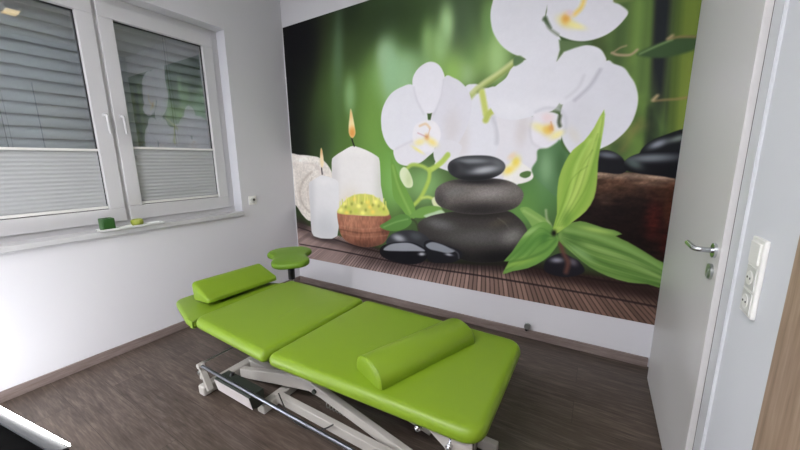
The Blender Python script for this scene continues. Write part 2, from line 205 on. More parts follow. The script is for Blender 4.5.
{"t":"L","p":[[1.1317,0.9713],[1.1405,1.0336]],"w":0.012,"w2":0.012,"c":[226,226,90],"a":0.9,"f":0.008,"k":0},
{"t":"L","p":[[1.1671,0.9624],[1.1622,1.0314]],"w":0.012,"w2":0.012,"c":[196,204,80],"a":0.9,"f":0.008,"k":0},
{"t":"L","p":[[1.202,0.9524],[1.2108,1.0292]],"w":0.012,"w2":0.012,"c":[236,226,120],"a":0.9,"f":0.008,"k":0},
{"t":"L","p":[[1.2366,0.9418],[1.2314,1.0026]],"w":0.012,"w2":0.012,"c":[226,226,90],"a":0.9,"f":0.008,"k":0},
{"t":"G","p":[[0.7463,0.9247],[0.762,0.9257],[0.7454,0.9083]],"c":[150,160,44],"a":0.8,"k":1},
{"t":"G","p":[[0.8256,0.9597],[0.8408,0.9605],[0.8247,0.9435]],"c":[150,160,44],"a":0.8,"k":1},
{"t":"G","p":[[0.9512,0.9765],[0.9659,0.9772],[0.9505,0.9607]],"c":[150,160,44],"a":0.8,"k":1},
{"t":"G","p":[[1.0826,0.9643],[1.0967,0.9651],[1.0821,0.9488]],"c":[150,160,44],"a":0.8,"k":1},
{"t":"G","p":[[1.1521,0.9587],[1.1659,0.9595],[1.1516,0.9434]],"c":[150,160,44],"a":0.8,"k":1},
{"t":"G","p":[[0.9972,0.9104],[1.0117,0.9113],[0.9965,0.8946]],"c":[150,160,44],"a":0.8,"k":1},
{"t":"G","p":[[0.8086,0.8778],[0.824,0.8789],[0.8077,0.8615]],"c":[150,160,44],"a":0.8,"k":1},
{"t":"G","p":[[1.2083,0.9336],[1.2219,0.9344],[1.2079,0.9183]],"c":[150,160,44],"a":0.8,"k":1},
{"t":"P","p":[[1.954,1.89],[2.0477,1.9365],[2.1405,1.8972],[2.2218,1.8877],[2.2866,1.7292],[2.2552,1.6261],[2.3001,1.4447],[2.4189,1.2258],[2.2755,1.1779],[1.7767,1.3132],[1.7396,1.3789],[1.7206,1.4606],[1.8181,1.5371]],"c":[219,220,227],"f":0.006,"sm":1},
{"t":"G","p":[[1.963,1.531],[2.0204,1.5285],[1.9669,1.376]],"c":[206,198,196],"a":0.5,"k":1},
{"t":"L","p":[[2.2013,1.6797],[2.2347,1.5916],[2.2388,1.4975]],"w":0.02,"w2":0.02,"c":[188,188,196],"a":0.7,"f":0.02,"k":1},
{"t":"P","p":[[2.2304,1.6917],[2.3229,1.7122],[2.4619,1.6738],[2.5628,1.6263],[2.5426,1.438],[2.5289,1.341],[2.4851,1.2844],[2.433,1.226],[2.3633,1.1951],[2.2734,1.2232],[2.2217,1.3728],[2.2601,1.5184]],"c":[220,219,225],"f":0.006,"sm":1},
{"t":"G","p":[[2.4132,1.5815],[2.4549,1.5653],[2.3986,1.4703]],"c":[206,198,196],"a":0.5,"k":1},
{"t":"P","p":[[2.321,1.3129],[2.3828,1.3708],[2.4693,1.32],[2.5051,1.2916],[2.5081,1.2417],[2.4687,1.2122],[2.3921,1.1958],[2.3036,1.2162]],"c":[232,230,226],"f":0.006,"sm":1},
{"t":"G","p":[[2.3836,1.3564],[2.4114,1.3633],[2.3855,1.3202]],"c":[238,216,60],"a":0.9,"k":0},
{"t":"G","p":[[2.3363,1.2983],[2.3713,1.3202],[2.3519,1.2763]],"c":[240,218,80],"a":0.9,"k":0},
{"t":"G","p":[[2.3528,1.4001],[2.3805,1.4139],[2.3539,1.3784]],"c":[236,200,150],"a":0.5,"k":0},
{"t":"P","p":[[2.4232,1.2768],[2.4641,1.2914],[2.4919,1.2844],[2.4868,1.2557],[2.4532,1.2409],[2.4173,1.2549]],"c":[84,120,58],"f":0.005,"sm":1},
{"t":"L","p":[[2.0191,1.8467],[2.0947,1.9096],[2.197,1.9593],[2.294,2.0133],[2.3728,2.0667]],"w":0.044,"w2":0.044,"c":[178,194,108],"a":1,"f":0.012,"k":0},
{"t":"L","p":[[2.0341,1.8739],[2.1238,1.9411],[2.2245,1.9896],[2.3197,2.049]],"w":0.018,"w2":0.018,"c":[206,210,150],"a":0.8,"f":0.012,"k":0},
{"t":"L","p":[[2.0806,1.8759],[2.1835,1.9336],[2.2812,1.9885],[2.3478,2.0317]],"w":0.014,"w2":0.014,"c":[124,146,70],"a":0.8,"f":0.012,"k":0},
{"t":"L","p":[[2.1112,1.8725],[2.129,1.7998],[2.1475,1.7124]],"w":0.042,"w2":0.042,"c":[196,206,96],"a":1,"f":0.01,"k":0},
{"t":"L","p":[[2.1491,1.6691],[2.1702,1.7106],[2.2064,1.736]],"w":0.045,"w2":0.045,"c":[184,196,84],"a":1,"f":0.01,"k":0},
{"t":"P","p":[[2.4003,2.0496],[2.3218,2.0093],[2.2832,1.9481],[2.2139,1.9024],[2.1499,1.8471],[2.1754,1.7671],[2.2304,1.6917],[2.3398,1.6555],[2.4885,1.6717],[2.6259,1.7129],[2.6738,1.8847],[2.6164,2.016],[2.537,2.0159]],"c":[219,220,227],"f":0.005,"sm":1},
{"t":"G","p":[[2.3363,1.7249],[2.5,1.6975],[2.3398,1.6555]],"c":[228,229,234],"a":0.6,"k":1},
{"t":"P","p":[[2.8907,1.9677],[2.9348,1.9438],[2.989,1.913],[3.0241,1.8626],[3.054,1.8133],[3.0761,1.7423],[3.0782,1.6728],[3.0612,1.5921],[3.0264,1.5284],[2.9685,1.4698],[2.906,1.4343],[2.8406,1.404],[2.7782,1.379],[2.7199,1.4331],[2.6772,1.5139],[2.6562,1.6329],[2.6772,1.7592],[2.7821,1.9009]],"c":[217,218,226],"f":0.005,"sm":1},
{"t":"G","p":[[2.7762,1.6243],[2.8853,1.5421],[2.75,1.5106]],"c":[208,208,214],"a":0.5,"k":1},
{"t":"G","p":[[2.7484,1.5301],[2.7822,1.4769],[2.726,1.5117]],"c":[214,208,196],"a":0.5,"k":1},
{"t":"P","p":[[2.6052,2.0055],[2.6077,2.0541],[2.6594,2.0758],[2.7222,2.0829],[2.7954,2.0731],[2.852,2.0431],[2.8827,1.9978],[2.8912,1.9619],[2.8641,1.9076],[2.8067,1.8073],[2.7191,1.755],[2.6487,1.7365],[2.6154,1.8607]],"c":[220,221,228],"f":0.005,"sm":1},
{"t":"L","p":[[2.863,1.9194],[2.8159,1.8304],[2.7368,1.7532]],"w":0.014,"w2":0.014,"c":[176,176,188],"a":0.8,"f":0.014,"k":0},
{"t":"L","p":[[2.7769,1.8956],[2.7484,1.8262],[2.6823,1.7713]],"w":0.01,"w2":0.01,"c":[198,198,206],"a":0.7,"f":0.014,"k":0},
{"t":"P","p":[[2.4819,1.6722],[2.5584,1.6927],[2.6543,1.6589],[2.6757,1.5337],[2.6447,1.4486],[2.5818,1.4369],[2.5286,1.4521],[2.4852,1.5088]],"c":[226,224,230],"f":0.006,"sm":1},
{"t":"G","p":[[2.5803,1.743],[2.6791,1.7337],[2.583,1.7037]],"c":[226,226,232],"a":0.8,"k":0},
{"t":"L","p":[[2.5,1.6975],[2.563,1.7185],[2.6515,1.6978],[2.6929,1.6302],[2.6927,1.5525]],"w":0.012,"w2":0.012,"c":[196,196,204],"a":0.7,"f":0.012,"k":0},
{"t":"L","p":[[2.4827,1.6587],[2.4676,1.5783],[2.4931,1.4878],[2.5753,1.4371]],"w":0.01,"w2":0.01,"c":[202,200,206],"a":0.7,"f":0.012,"k":0},
{"t":"P","p":[[2.5294,1.4383],[2.5938,1.4502],[2.6423,1.4822],[2.6658,1.5012],[2.6883,1.4473],[2.7361,1.3797],[2.7219,1.2449],[2.6809,1.1189],[2.6135,1.1587],[2.4987,1.2844],[2.5272,1.369]],"c":[84,128,78],"f":0.01,"sm":1},
{"t":"G","p":[[2.5901,1.3128],[2.6352,1.3128],[2.5975,1.2008]],"c":[136,176,128],"a":0.8,"k":1},
{"t":"G","p":[[2.6905,1.3331],[2.7214,1.333],[2.6985,1.2239]],"c":[64,102,58],"a":0.7,"k":1},
{"t":"G","p":[[2.533,1.5881],[2.5792,1.572],[2.5348,1.561]],"c":[236,226,140],"a":0.75,"k":0},
{"t":"G","p":[[2.5856,1.5716],[2.6173,1.5698],[2.5879,1.5381]],"c":[236,196,60],"a":0.9,"k":0},
{"t":"G","p":[[2.6447,1.5353],[2.6804,1.5531],[2.6524,1.515]],"c":[238,228,130],"a":0.75,"k":0},
{"t":"G","p":[[2.6038,1.5839],[2.6189,1.5829],[2.6053,1.5612]],"c":[228,164,66],"a":0.8,"k":0},
{"t":"G","p":[[2.5802,1.6515],[2.6181,1.6487],[2.5824,1.6183]],"c":[232,206,206],"a":0.7,"k":0},
{"t":"L","p":[[2.6543,1.6589],[2.651,1.6202],[2.6591,1.5936]],"w":0.022,"w2":0.022,"c":[70,84,56],"a":0.9,"f":0.008,"k":0},
{"t":"L","p":[[2.601,1.6237],[2.6173,1.5698]],"w":0.006,"w2":0.006,"c":[212,140,84],"a":0.7,"f":0.006,"k":0},
{"t":"P","p":[[1.8109,2.0171],[1.8863,1.9999],[1.9524,1.9553],[2.0102,1.8837],[2.0365,1.7943],[2.0237,1.6929],[1.9861,1.5907],[1.9301,1.5092],[1.8452,1.4809],[1.7564,1.5078],[1.6828,1.639],[1.7351,1.8534]],"c":[216,216,224],"f":0.005,"sm":1},
{"t":"G","p":[[1.8769,1.6274],[1.9449,1.5929],[1.8535,1.5043]],"c":[206,200,200],"a":0.5,"k":1},
{"t":"P","p":[[1.5245,1.9927],[1.4183,1.9896],[1.3173,1.9526],[1.2429,1.8775],[1.2031,1.7796],[1.205,1.6503],[1.2455,1.5439],[1.3185,1.4717],[1.4321,1.4686],[1.5897,1.5303],[1.6643,1.6641],[1.6269,1.8642]],"c":[220,221,228],"f":0.005,"sm":1},
{"t":"P","p":[[1.5244,1.9692],[1.5248,2.0471],[1.5716,2.1099],[1.6443,2.1445],[1.7062,2.1425],[1.7585,2.1126],[1.7932,2.0636],[1.8112,1.995],[1.7874,1.8633],[1.7181,1.7624],[1.6271,1.77],[1.5524,1.8717]],"c":[224,224,231],"f":0.005,"sm":1},
{"t":"L","p":[[1.5338,1.9681],[1.5618,1.8707],[1.6271,1.7541]],"w":0.01,"w2":0.01,"c":[202,202,211],"a":0.8,"f":0.012,"k":0},
{"t":"L","p":[[1.8027,1.9961],[1.7787,1.8642],[1.7182,1.7468]],"w":0.01,"w2":0.01,"c":[200,200,209],"a":0.8,"f":0.012,"k":0},
{"t":"P","p":[[1.3291,1.4801],[1.3382,1.4015],[1.3896,1.3484],[1.4912,1.3306],[1.5896,1.3555],[1.6748,1.4127],[1.7297,1.4685],[1.6832,1.575],[1.5417,1.5654],[1.4124,1.5203]],"c":[221,220,226],"f":0.005,"sm":1},
{"t":"P","p":[[1.7297,1.4685],[1.7211,1.4037],[1.7583,1.3378],[1.8216,1.3051],[1.8824,1.3452],[1.9323,1.4157],[1.9641,1.4848],[1.8615,1.5353],[1.7562,1.5238]],"c":[216,215,221],"f":0.005,"sm":1},
{"t":"L","p":[[1.35,1.4795],[1.4728,1.5266],[1.5897,1.5632]],"w":0.01,"w2":0.01,"c":[204,203,212],"a":0.8,"f":0.012,"k":0},
{"t":"P","p":[[1.5324,1.6481],[1.5898,1.693],[1.6824,1.7025],[1.7548,1.6583],[1.7824,1.5702],[1.7386,1.4843],[1.6654,1.4458],[1.5801,1.4645],[1.5222,1.5496]],"c":[228,226,230],"f":0.008,"sm":1},
{"t":"G","p":[[1.5897,1.5303],[1.637,1.5366],[1.5897,1.5056]],"c":[236,224,130],"a":0.7,"k":0},
{"t":"G","p":[[1.7018,1.5259],[1.7474,1.5081],[1.702,1.4976]],"c":[238,218,110],"a":0.8,"k":0},
{"t":"G","p":[[1.6555,1.5683],[1.6759,1.5673],[1.6556,1.5456]],"c":[224,166,70],"a":0.8,"k":0},
{"t":"G","p":[[1.5705,1.4648],[1.6183,1.4386],[1.5704,1.4523]],"c":[236,226,120],"a":0.8,"k":0},
{"t":"L","p":[[1.5898,1.6608],[1.6459,1.6733],[1.6828,1.639]],"w":0.012,"w2":0.012,"c":[222,178,110],"a":0.7,"f":0.01,"k":0},
{"t":"L","p":[[1.6829,1.6311],[1.6648,1.5679]],"w":0.006,"w2":0.006,"c":[214,160,110],"a":0.7,"f":0.006,"k":0},
{"t":"L","p":[[1.5707,1.605],[1.6555,1.5683]],"w":0.006,"w2":0.006,"c":[190,120,130],"a":0.6,"f":0.006,"k":0},
{"t":"P","p":[[2.1828,2.7814],[2.1796,2.5375],[2.1565,2.4164],[2.1597,2.3383],[2.1845,2.2553],[2.2449,2.1659],[2.3239,2.1005],[2.3996,2.0625],[2.4415,2.0176],[2.5074,1.9888],[2.5699,1.9859],[2.6104,2.017],[2.6301,2.0748],[2.6256,2.1358],[2.5925,2.1839],[2.5407,2.2361],[2.5189,2.2886],[2.5463,2.5048],[2.5185,2.7379]],"c":[220,221,228],"f":0.005,"sm":1},
{"t":"P","p":[[2.5206,2.2642],[2.528,2.3343],[2.5222,2.5111],[2.5773,2.7199],[2.85,2.636],[2.9162,2.3562],[2.8961,2.3019],[2.9342,2.2716],[2.9784,2.2241],[2.9626,2.1843],[2.9165,2.1387],[2.8567,2.1108],[2.782,2.1015],[2.7083,2.1148],[2.6302,2.1529],[2.5673,2.2007]],"c":[221,221,228],"f":0.005,"sm":1},
{"t":"L","p":[[2.5259,2.2751],[2.5477,2.2226],[2.6054,2.1695]],"w":0.014,"w2":0.014,"c":[120,132,110],"a":0.8,"f":0.008,"k":0},
{"t":"L","p":[[2.5193,2.2825],[2.5329,2.2617],[2.56,2.2202]],"w":0.03,"w2":0.008,"c":[70,92,60],"a":0.9,"f":0.008,"k":0},
{"t":"P","p":[[2.6136,2.1379],[2.7088,2.1089],[2.8052,2.0858],[2.7116,2.0729],[2.6489,2.0595],[2.6108,2.0108],[2.6241,2.0758]],"c":[92,118,70],"f":0.008,"sm":0},
{"t":"G","p":[[2.6044,2.3466],[2.6735,2.3423],[2.6113,2.2515]],"c":[214,214,222],"a":0.6,"k":1},
{"t":"G","p":[[2.6472,2.2382],[2.695,2.211],[2.6436,2.2096]],"c":[236,224,120],"a":0.75,"k":0},
{"t":"G","p":[[2.6459,2.256],[2.6696,2.2452],[2.6422,2.2275]],"c":[232,168,48],"a":0.9,"k":0},
{"t":"G","p":[[2.707,2.2028],[2.7533,2.182],[2.7084,2.1851]],"c":[240,232,140],"a":0.8,"k":0},
{"t":"L","p":[[2.6957,2.2744],[2.7269,2.3017],[2.7399,2.3438],[2.7408,2.3994]],"w":0.028,"w2":0.018,"c":[238,206,84],"a":0.9,"f":0.012,"k":0},
{"t":"G","p":[[2.6665,2.2864],[2.6895,2.2814],[2.6678,2.2688]],"c":[228,200,206],"a":0.7,"k":0},
{"t":"P","p":[[2.3321,2.0732],[2.3721,2.0797],[2.4003,2.0496],[2.375,2.0276],[2.3348,2.0205]],"c":[96,128,80],"f":0.008,"sm":1},
{"t":"L","p":[[1.8463,1.4175],[1.794,1.362],[1.7402,1.3215],[1.6848,1.2966],[1.6089,1.3302],[1.5112,1.3391],[1.4506,1.296]],"w":0.03,"w2":0.03,"c":[168,196,74],"a":1,"f":0.01,"k":0},
{"t":"L","p":[[1.8463,1.4175],[1.7852,1.354],[1.6848,1.2966]],"w":0.04,"w2":0.04,"c":[178,204,76],"a":1,"f":0.01,"k":0},
{"t":"L","p":[[1.6848,1.2966],[1.6759,1.2125],[1.6285,1.1086],[1.5796,1.0367],[1.5193,0.9802]],"w":0.034,"w2":0.034,"c":[170,196,66],"a":1,"f":0.01,"k":0},
{"t":"L","p":[[1.6091,1.0557],[1.6671,1.067],[1.7241,1.0524]],"w":0.024,"w2":0.024,"c":[186,206,90],"a":1,"f":0.01,"k":0},
{"t":"P","p":[[1.3886,1.2782],[1.4304,1.3221],[1.4809,1.2874],[1.5205,1.201],[1.5101,1.1483],[1.4491,1.1466],[1.3981,1.2075]],"c":[214,224,186],"f":0.007,"sm":1},
{"t":"G","p":[[1.4803,1.209],[1.5105,1.2095],[1.4797,1.1386]],"c":[186,204,140],"a":0.6,"k":1},
{"t":"P","p":[[1.7053,1.0429],[1.7426,1.0703],[1.7895,1.013],[1.7808,0.9698],[1.7246,0.9922]],"c":[206,214,170],"f":0.008,"sm":1},
{"t":"P","p":[[1.2959,1.4021],[1.3372,1.3399],[1.3879,1.2251],[1.4692,1.1028],[1.5295,0.9986],[1.5493,0.8923],[1.4879,0.8603],[1.4052,0.946],[1.3212,1.0424],[1.3023,1.1877]],"c":[110,160,56],"f":0.006,"sm":1},
{"t":"L","p":[[1.3158,1.3312],[1.3761,1.1355],[1.4985,0.9067]],"w":0.014,"w2":0.014,"c":[150,190,80],"a":0.7,"f":0.014,"k":1},
{"t":"P","p":[[1.4881,0.8877],[1.5695,0.9564],[1.6675,0.9889],[1.7433,0.9933],[1.7991,0.9795],[1.7905,0.9361],[1.7063,0.904],[1.5894,0.8773]],"c":[110,158,62],"f":0.007,"sm":1},
{"t":"P","p":[[1.6289,0.8982],[1.725,0.9402],[1.7993,0.9624],[1.8366,0.9137],[1.7445,0.8719]],"c":[176,200,160],"f":0.01,"sm":1},
{"t":"P","p":[[1.5693,0.8216],[1.6679,0.8923],[1.818,0.938],[1.9771,0.9657],[2.2066,0.9889],[2.3442,0.9901],[2.4273,0.9425],[2.481,0.8784],[2.5,0.7962],[2.4764,0.7081],[2.4069,0.6353],[2.2712,0.5746],[2.0915,0.5476],[1.8972,0.5718],[1.7082,0.6366],[1.5893,0.7232]],"c":[64,60,57],"f":0.006,"sm":1},
{"t":"G","p":[[2.301,0.612],[2.5513,0.648],[2.3043,0.5383]],"c":[24,23,25],"a":0.9,"k":1},
{"t":"G","p":[[1.8783,0.6046],[2.0915,0.5476],[1.8518,0.5385]],"c":[30,28,30],"a":0.9,"k":1},
{"t":"G","p":[[2.1346,0.7642],[2.4133,0.7945],[2.1369,0.6979]],"c":[98,98,96],"a":0.7,"k":1},
{"t":"G","p":[[2.3835,0.7991],[2.4555,0.8223],[2.3863,0.7442]],"c":[132,130,126],"a":0.8,"k":1},
{"t":"G","p":[[1.7824,0.8402],[1.9102,0.8258],[1.7735,0.7956]],"c":[112,114,114],"a":0.7,"k":1},
{"t":"G","p":[[2.128,0.9516],[2.404,0.9712],[2.1294,0.9112]],"c":[40,36,34],"a":0.8,"k":1},
{"t":"G","p":[[2.288,0.9002],[2.3624,0.922],[2.2894,0.8687]],"c":[88,80,62],"a":0.5,"k":1},
{"t":"T","p":[[1.3851,1.0272]],"n":[380,290],"a":0.05},
{"t":"L","p":[[2.2713,0.9303],[2.3341,0.8884],[2.3827,0.8147]],"w":0.006,"w2":0.006,"c":[110,106,98],"a":0.5,"f":0.006,"k":1},
{"t":"P","p":[[1.7332,1.0784],[1.7511,1.1468],[1.8321,1.1988],[1.9536,1.2255],[2.1181,1.2359],[2.2731,1.2307],[2.3774,1.2029],[2.4371,1.1529],[2.4506,1.1017],[2.4152,1.0326],[2.3293,0.9891],[2.1603,0.9539],[1.9775,0.9491],[1.8174,0.9806],[1.7524,1.0196]],"c":[106,100,95],"f":0.006,"sm":1},
{"t":"G","p":[[2.1269,0.9837],[2.4454,1.0044],[2.1289,0.9274]],"c":[42,38,38],"a":0.9,"k":1},
{"t":"G","p":[[1.7799,1.0465],[1.8345,1.0492],[1.7808,0.9698]],"c":[60,56,56],"a":0.7,"k":1},
{"t":"G","p":[[2.2013,1.1217],[2.3663,1.1355],[2.2031,1.0751]],"c":[150,145,142],"a":0.8,"k":1},
{"t":"G","p":[[1.913,1.119],[2.015,1.1388],[1.9138,1.0779]],"c":[120,118,118],"a":0.6,"k":1},
{"t":"G","p":[[2.1029,1.2123],[2.3036,1.2162],[2.1039,1.185]],"c":[34,32,34],"a":0.95,"k":1},
{"t":"T","p":[[1.3851,1.0272]],"n":[380,290],"a":0.06},
{"t":"P","p":[[1.8481,1.3051],[1.8647,1.3613],[1.9495,1.3998],[2.0643,1.4093],[2.19,1.4031],[2.2741,1.3721],[2.3094,1.3277],[2.286,1.2758],[2.2121,1.2373],[2.1028,1.2162],[1.9707,1.2218],[1.8841,1.2568]],"c":[66,68,72],"f":0.006,"sm":1},
{"t":"G","p":[[2.086,1.2355],[2.2877,1.2384],[2.0873,1.1963]],"c":[30,30,33],"a":0.9,"k":1},
{"t":"G","p":[[1.8917,1.3132],[1.9346,1.3131],[1.8929,1.2488]],"c":[40,40,44],"a":0.8,"k":1},
{"t":"G","p":[[2.1554,1.2978],[2.2619,1.313],[2.1564,1.271]],"c":[178,182,188],"a":0.9,"k":1},
{"t":"G","p":[[2.0576,1.3672],[2.1838,1.3658],[2.0582,1.3479]],"c":[140,146,150],"a":0.8,"k":1},
{"t":"G","p":[[1.9762,1.3367],[2.0348,1.3131],[1.9682,1.321]],"c":[60,62,66],"a":0.9,"k":1},
{"t":"G","p":[[2.2528,1.3502],[2.298,1.3351],[2.2462,1.3279]],"c":[104,108,112],"a":0.8,"k":1},
{"t":"P","p":[[1.2342,0.5977],[1.27,0.6799],[1.3483,0.7265],[1.4663,0.7569],[1.5893,0.7507],[1.6884,0.6886],[1.6889,0.5977],[1.4327,0.5643]],"c":[52,54,60],"f":0.007,"sm":1},
{"t":"G","p":[[1.3693,0.6715],[1.4337,0.6597],[1.3579,0.6414]],"c":[176,180,188],"a":0.9,"k":1},
{"t":"G","p":[[1.5487,0.7097],[1.6094,0.7071],[1.5486,0.6727]],"c":[84,86,92],"a":0.8,"k":1},
{"t":"P","p":[[1.6294,0.6452],[1.6884,0.6886],[1.7844,0.6728],[1.8957,0.651],[1.9767,0.6265],[1.9868,0.5756],[1.9164,0.5213],[1.7866,0.4926],[1.6697,0.5028]],"c":[34,34,40],"f":0.005,"sm":1},
{"t":"P","p":[[1.6493,0.6385],[1.7079,0.6728],[1.7939,0.665],[1.8777,0.6399],[1.9234,0.6194],[1.8601,0.5933],[1.7663,0.5987],[1.6889,0.6068]],"c":[138,144,152],"f":0.008,"sm":1},
{"t":"G","p":[[1.8696,0.5813],[1.9016,0.5812],[1.8697,0.5706]],"c":[196,200,208],"a":0.8,"k":0},
{"t":"L","p":[[1.896,0.6334],[1.9506,0.6056],[1.9605,0.5631]],"w":0.008,"w2":0.008,"c":[104,108,116],"a":0.8,"f":0.008,"k":0},
{"t":"P","p":[[1.1513,0.5276],[1.1994,0.5836],[1.3358,0.6293],[1.4864,0.6469],[1.5893,0.6311],[1.6594,0.5846],[1.6597,0.5199],[1.5892,0.4626],[1.4636,0.4338],[1.2876,0.4366],[1.1732,0.4702]],"c":[28,28,34],"f":0.005,"sm":1},
{"t":"P","p":[[1.1982,0.5338],[1.2568,0.5906],[1.3576,0.6222],[1.4863,0.6374],[1.5893,0.6126],[1.6396,0.582],[1.5276,0.5672],[1.3784,0.5475]],"c":[150,154,162],"f":0.008,"sm":1},
{"t":"G","p":[[1.6095,0.5501],[1.6396,0.5542],[1.6095,0.5361]],"c":[200,204,210],"a":0.9,"k":0},
{"t":"G","p":[[1.3775,0.4793],[1.5687,0.4879],[1.3769,0.4401]],"c":[20,20,26],"a":0.8,"k":1},
{"t":"P","p":[[1.1581,0.7661],[1.2279,0.8109],[1.318,0.8656],[1.4046,0.9],[1.4778,0.887],[1.5083,0.8345],[1.4455,0.7736],[1.3376,0.7349],[1.226,0.7336]],"c":[88,138,54],"f":0.006,"sm":1},
{"t":"L","p":[[1.2039,0.7606],[1.339,0.8203],[1.4672,0.8587]],"w":0.01,"w2":0.01,"c":[130,176,90],"a":0.8,"f":0.01,"k":1},
{"t":"L","p":[[1.5085,0.8619],[1.5491,0.838],[1.5793,0.7679]],"w":0.014,"w2":0.014,"c":[60,66,40],"a":0.9,"f":0.008,"k":0},
{"t":"P","p":[[2.4307,1.011],[2.4793,1.0289],[2.5437,0.996],[2.6071,0.9565],[2.6497,0.916],[2.612,0.8831],[2.5373,0.8761],[2.492,0.9324]],"c":[124,166,74],"f":0.007,"sm":1},
{"t":"L","p":[[2.46,0.9978],[2.5464,0.9517],[2.631,0.8997]],"w":0.012,"w2":0.012,"c":[164,196,110],"a":0.7,"f":0.012,"k":1},
{"t":"P","p":[[2.6289,0.6284],[2.6726,0.6806],[2.7361,0.7118],[2.8016,0.6913],[2.8539,0.6623],[2.8842,0.5938],[2.775,0.5378],[2.6407,0.5531]],"c":[34,32,40],"f":0.006,"sm":1},
{"t":"G","p":[[2.7076,0.6554],[2.7464,0.6611],[2.7089,0.6367]],"c":[150,150,164],"a":0.9,"k":1},
{"t":"G","p":[[2.8107,0.6558],[2.8367,0.645],[2.8062,0.6329]],"c":[110,104,116],"a":0.8,"k":1},
{"t":"L","p":[[2.7174,0.7908],[2.742,0.72],[2.7793,0.6511],[2.7722,0.5751]],"w":0.03,"w2":0.03,"c":[104,66,56],"a":0.9,"f":0.012,"k":0},
{"t":"L","p":[[2.6099,1.015],[2.6209,0.9502],[2.6507,0.9014]],"w":0.014,"w2":0.014,"c":[160,176,130],"a":0.9,"f":0.008,"k":0},
{"t":"P","p":[[2.6718,0.8814],[2.6224,0.9283],[2.5624,0.9158],[2.503,0.8653],[2.4437,0.7744],[2.3899,0.673],[2.333,0.5921],[2.3711,0.5978],[2.3506,0.5457],[2.3303,0.4844],[2.4052,0.5218],[2.5136,0.5636],[2.6211,0.6427],[2.6827,0.7271],[2.7099,0.8047]],"c":[106,156,58],"f":0.005,"sm":0},
{"t":"L","p":[[2.6895,0.8171],[2.5783,0.88],[2.4742,0.7468],[2.3487,0.5863]],"w":0.006,"w2":0.006,"c":[70,118,38],"a":0.5,"f":0.006,"k":1},
{"t":"L","p":[[2.6895,0.8171],[2.5803,0.8502],[2.476,0.7158],[2.3495,0.5701]],"w":0.006,"w2":0.006,"c":[134,178,84],"a":0.5,"f":0.006,"k":1},
{"t":"L","p":[[2.6895,0.8171],[2.5822,0.8203],[2.4777,0.6847],[2.3502,0.5538]],"w":0.006,"w2":0.006,"c":[70,118,38],"a":0.5,"f":0.006,"k":1},
{"t":"L","p":[[2.6895,0.8171],[2.5841,0.7904],[2.4795,0.6535],[2.351,0.5375]],"w":0.006,"w2":0.006,"c":[134,178,84],"a":0.5,"f":0.006,"k":1},
{"t":"L","p":[[2.6895,0.8171],[2.586,0.7603],[2.4813,0.6221],[2.3518,0.5212]],"w":0.006,"w2":0.006,"c":[70,118,38],"a":0.5,"f":0.006,"k":1},
{"t":"G","p":[[2.5031,0.7425],[2.6211,0.8469],[2.5261,0.7144]],"c":[76,134,44],"a":0.6,"k":1},
{"t":"G","p":[[2.4532,0.602],[2.5652,0.65],[2.4618,0.5793]],"c":[146,186,60],"a":0.7,"k":1},
{"t":"G","p":[[2.5113,0.8433],[2.5643,0.8861],[2.5192,0.8289]],"c":[150,190,108],"a":0.8,"k":1},
{"t":"G","p":[[2.6169,0.8091],[2.6477,0.8496],[2.6323,0.7808]],"c":[66,120,40],"a":0.7,"k":1},
{"t":"L","p":[[2.3639,0.5886],[2.509,0.6419],[2.6296,0.7202],[2.6905,0.8024]],"w":0.01,"w2":0.01,"c":[60,110,36],"a":0.7,"f":0.012,"k":1},
{"t":"P","p":[[2.7024,0.8185],[2.7111,0.8779],[2.7585,0.9255],[2.8304,0.9528],[2.9034,0.9382],[2.9747,0.9172],[3.0318,0.9091],[3.078,0.8868],[3.0466,0.87],[3.1153,0.8373],[3.194,0.7937],[3.2711,0.7448],[3.3356,0.7022],[3.3508,0.5663],[3.2483,0.5736],[3.142,0.5676],[3.0274,0.5894],[2.9172,0.6357],[2.8191,0.7084],[2.7382,0.7712]],"c":[104,144,56],"f":0.005,"sm":0},
{"t":"L","p":[[2.727,0.8358],[2.9046,0.7844],[3.1392,0.7052],[3.3465,0.6054]],"w":0.03,"w2":0.03,"c":[146,178,96],"a":0.7,"f":0.02,"k":1},
{"t":"L","p":[[2.7492,0.8816],[2.9279,0.8573],[3.1313,0.7855],[3.3392,0.6701]],"w":0.02,"w2":0.02,"c":[150,188,104],"a":0.6,"f":0.02,"k":1},
{"t":"L","p":[[2.7556,0.7953],[2.9106,0.7139],[3.0905,0.6424],[3.3087,0.585]],"w":0.02,"w2":0.02,"c":[66,112,34],"a":0.7,"f":0.02,"k":1},
{"t":"L","p":[[2.7387,0.8516],[2.9134,0.8207],[3.1352,0.7455],[3.3428,0.6378]],"w":0.012,"w2":0.012,"c":[66,112,38],"a":0.7,"f":0.014,"k":1},
{"t":"L","p":[[2.727,0.8358],[2.9028,0.8054],[3.1339,0.7588],[3.3407,0.6572]],"w":0.006,"w2":0.006,"c":[66,106,34],"a":0.5,"f":0.006,"k":1},
{"t":"L","p":[[2.7274,0.8315],[2.9049,0.7802],[3.1366,0.7321],[3.3421,0.6442]],"w":0.006,"w2":0.006,"c":[146,182,92],"a":0.5,"f":0.006,"k":1},
{"t":"L","p":[[2.7277,0.8272],[2.9071,0.7549],[3.1392,0.7052],[3.3436,0.6313]],"w":0.006,"w2":0.006,"c":[66,106,34],"a":0.5,"f":0.006,"k":1},
{"t":"L","p":[[2.728,0.8228],[2.9092,0.7295],[3.1419,0.6783],[3.345,0.6183]],"w":0.006,"w2":0.006,"c":[146,182,92],"a":0.5,"f":0.006,"k":1},
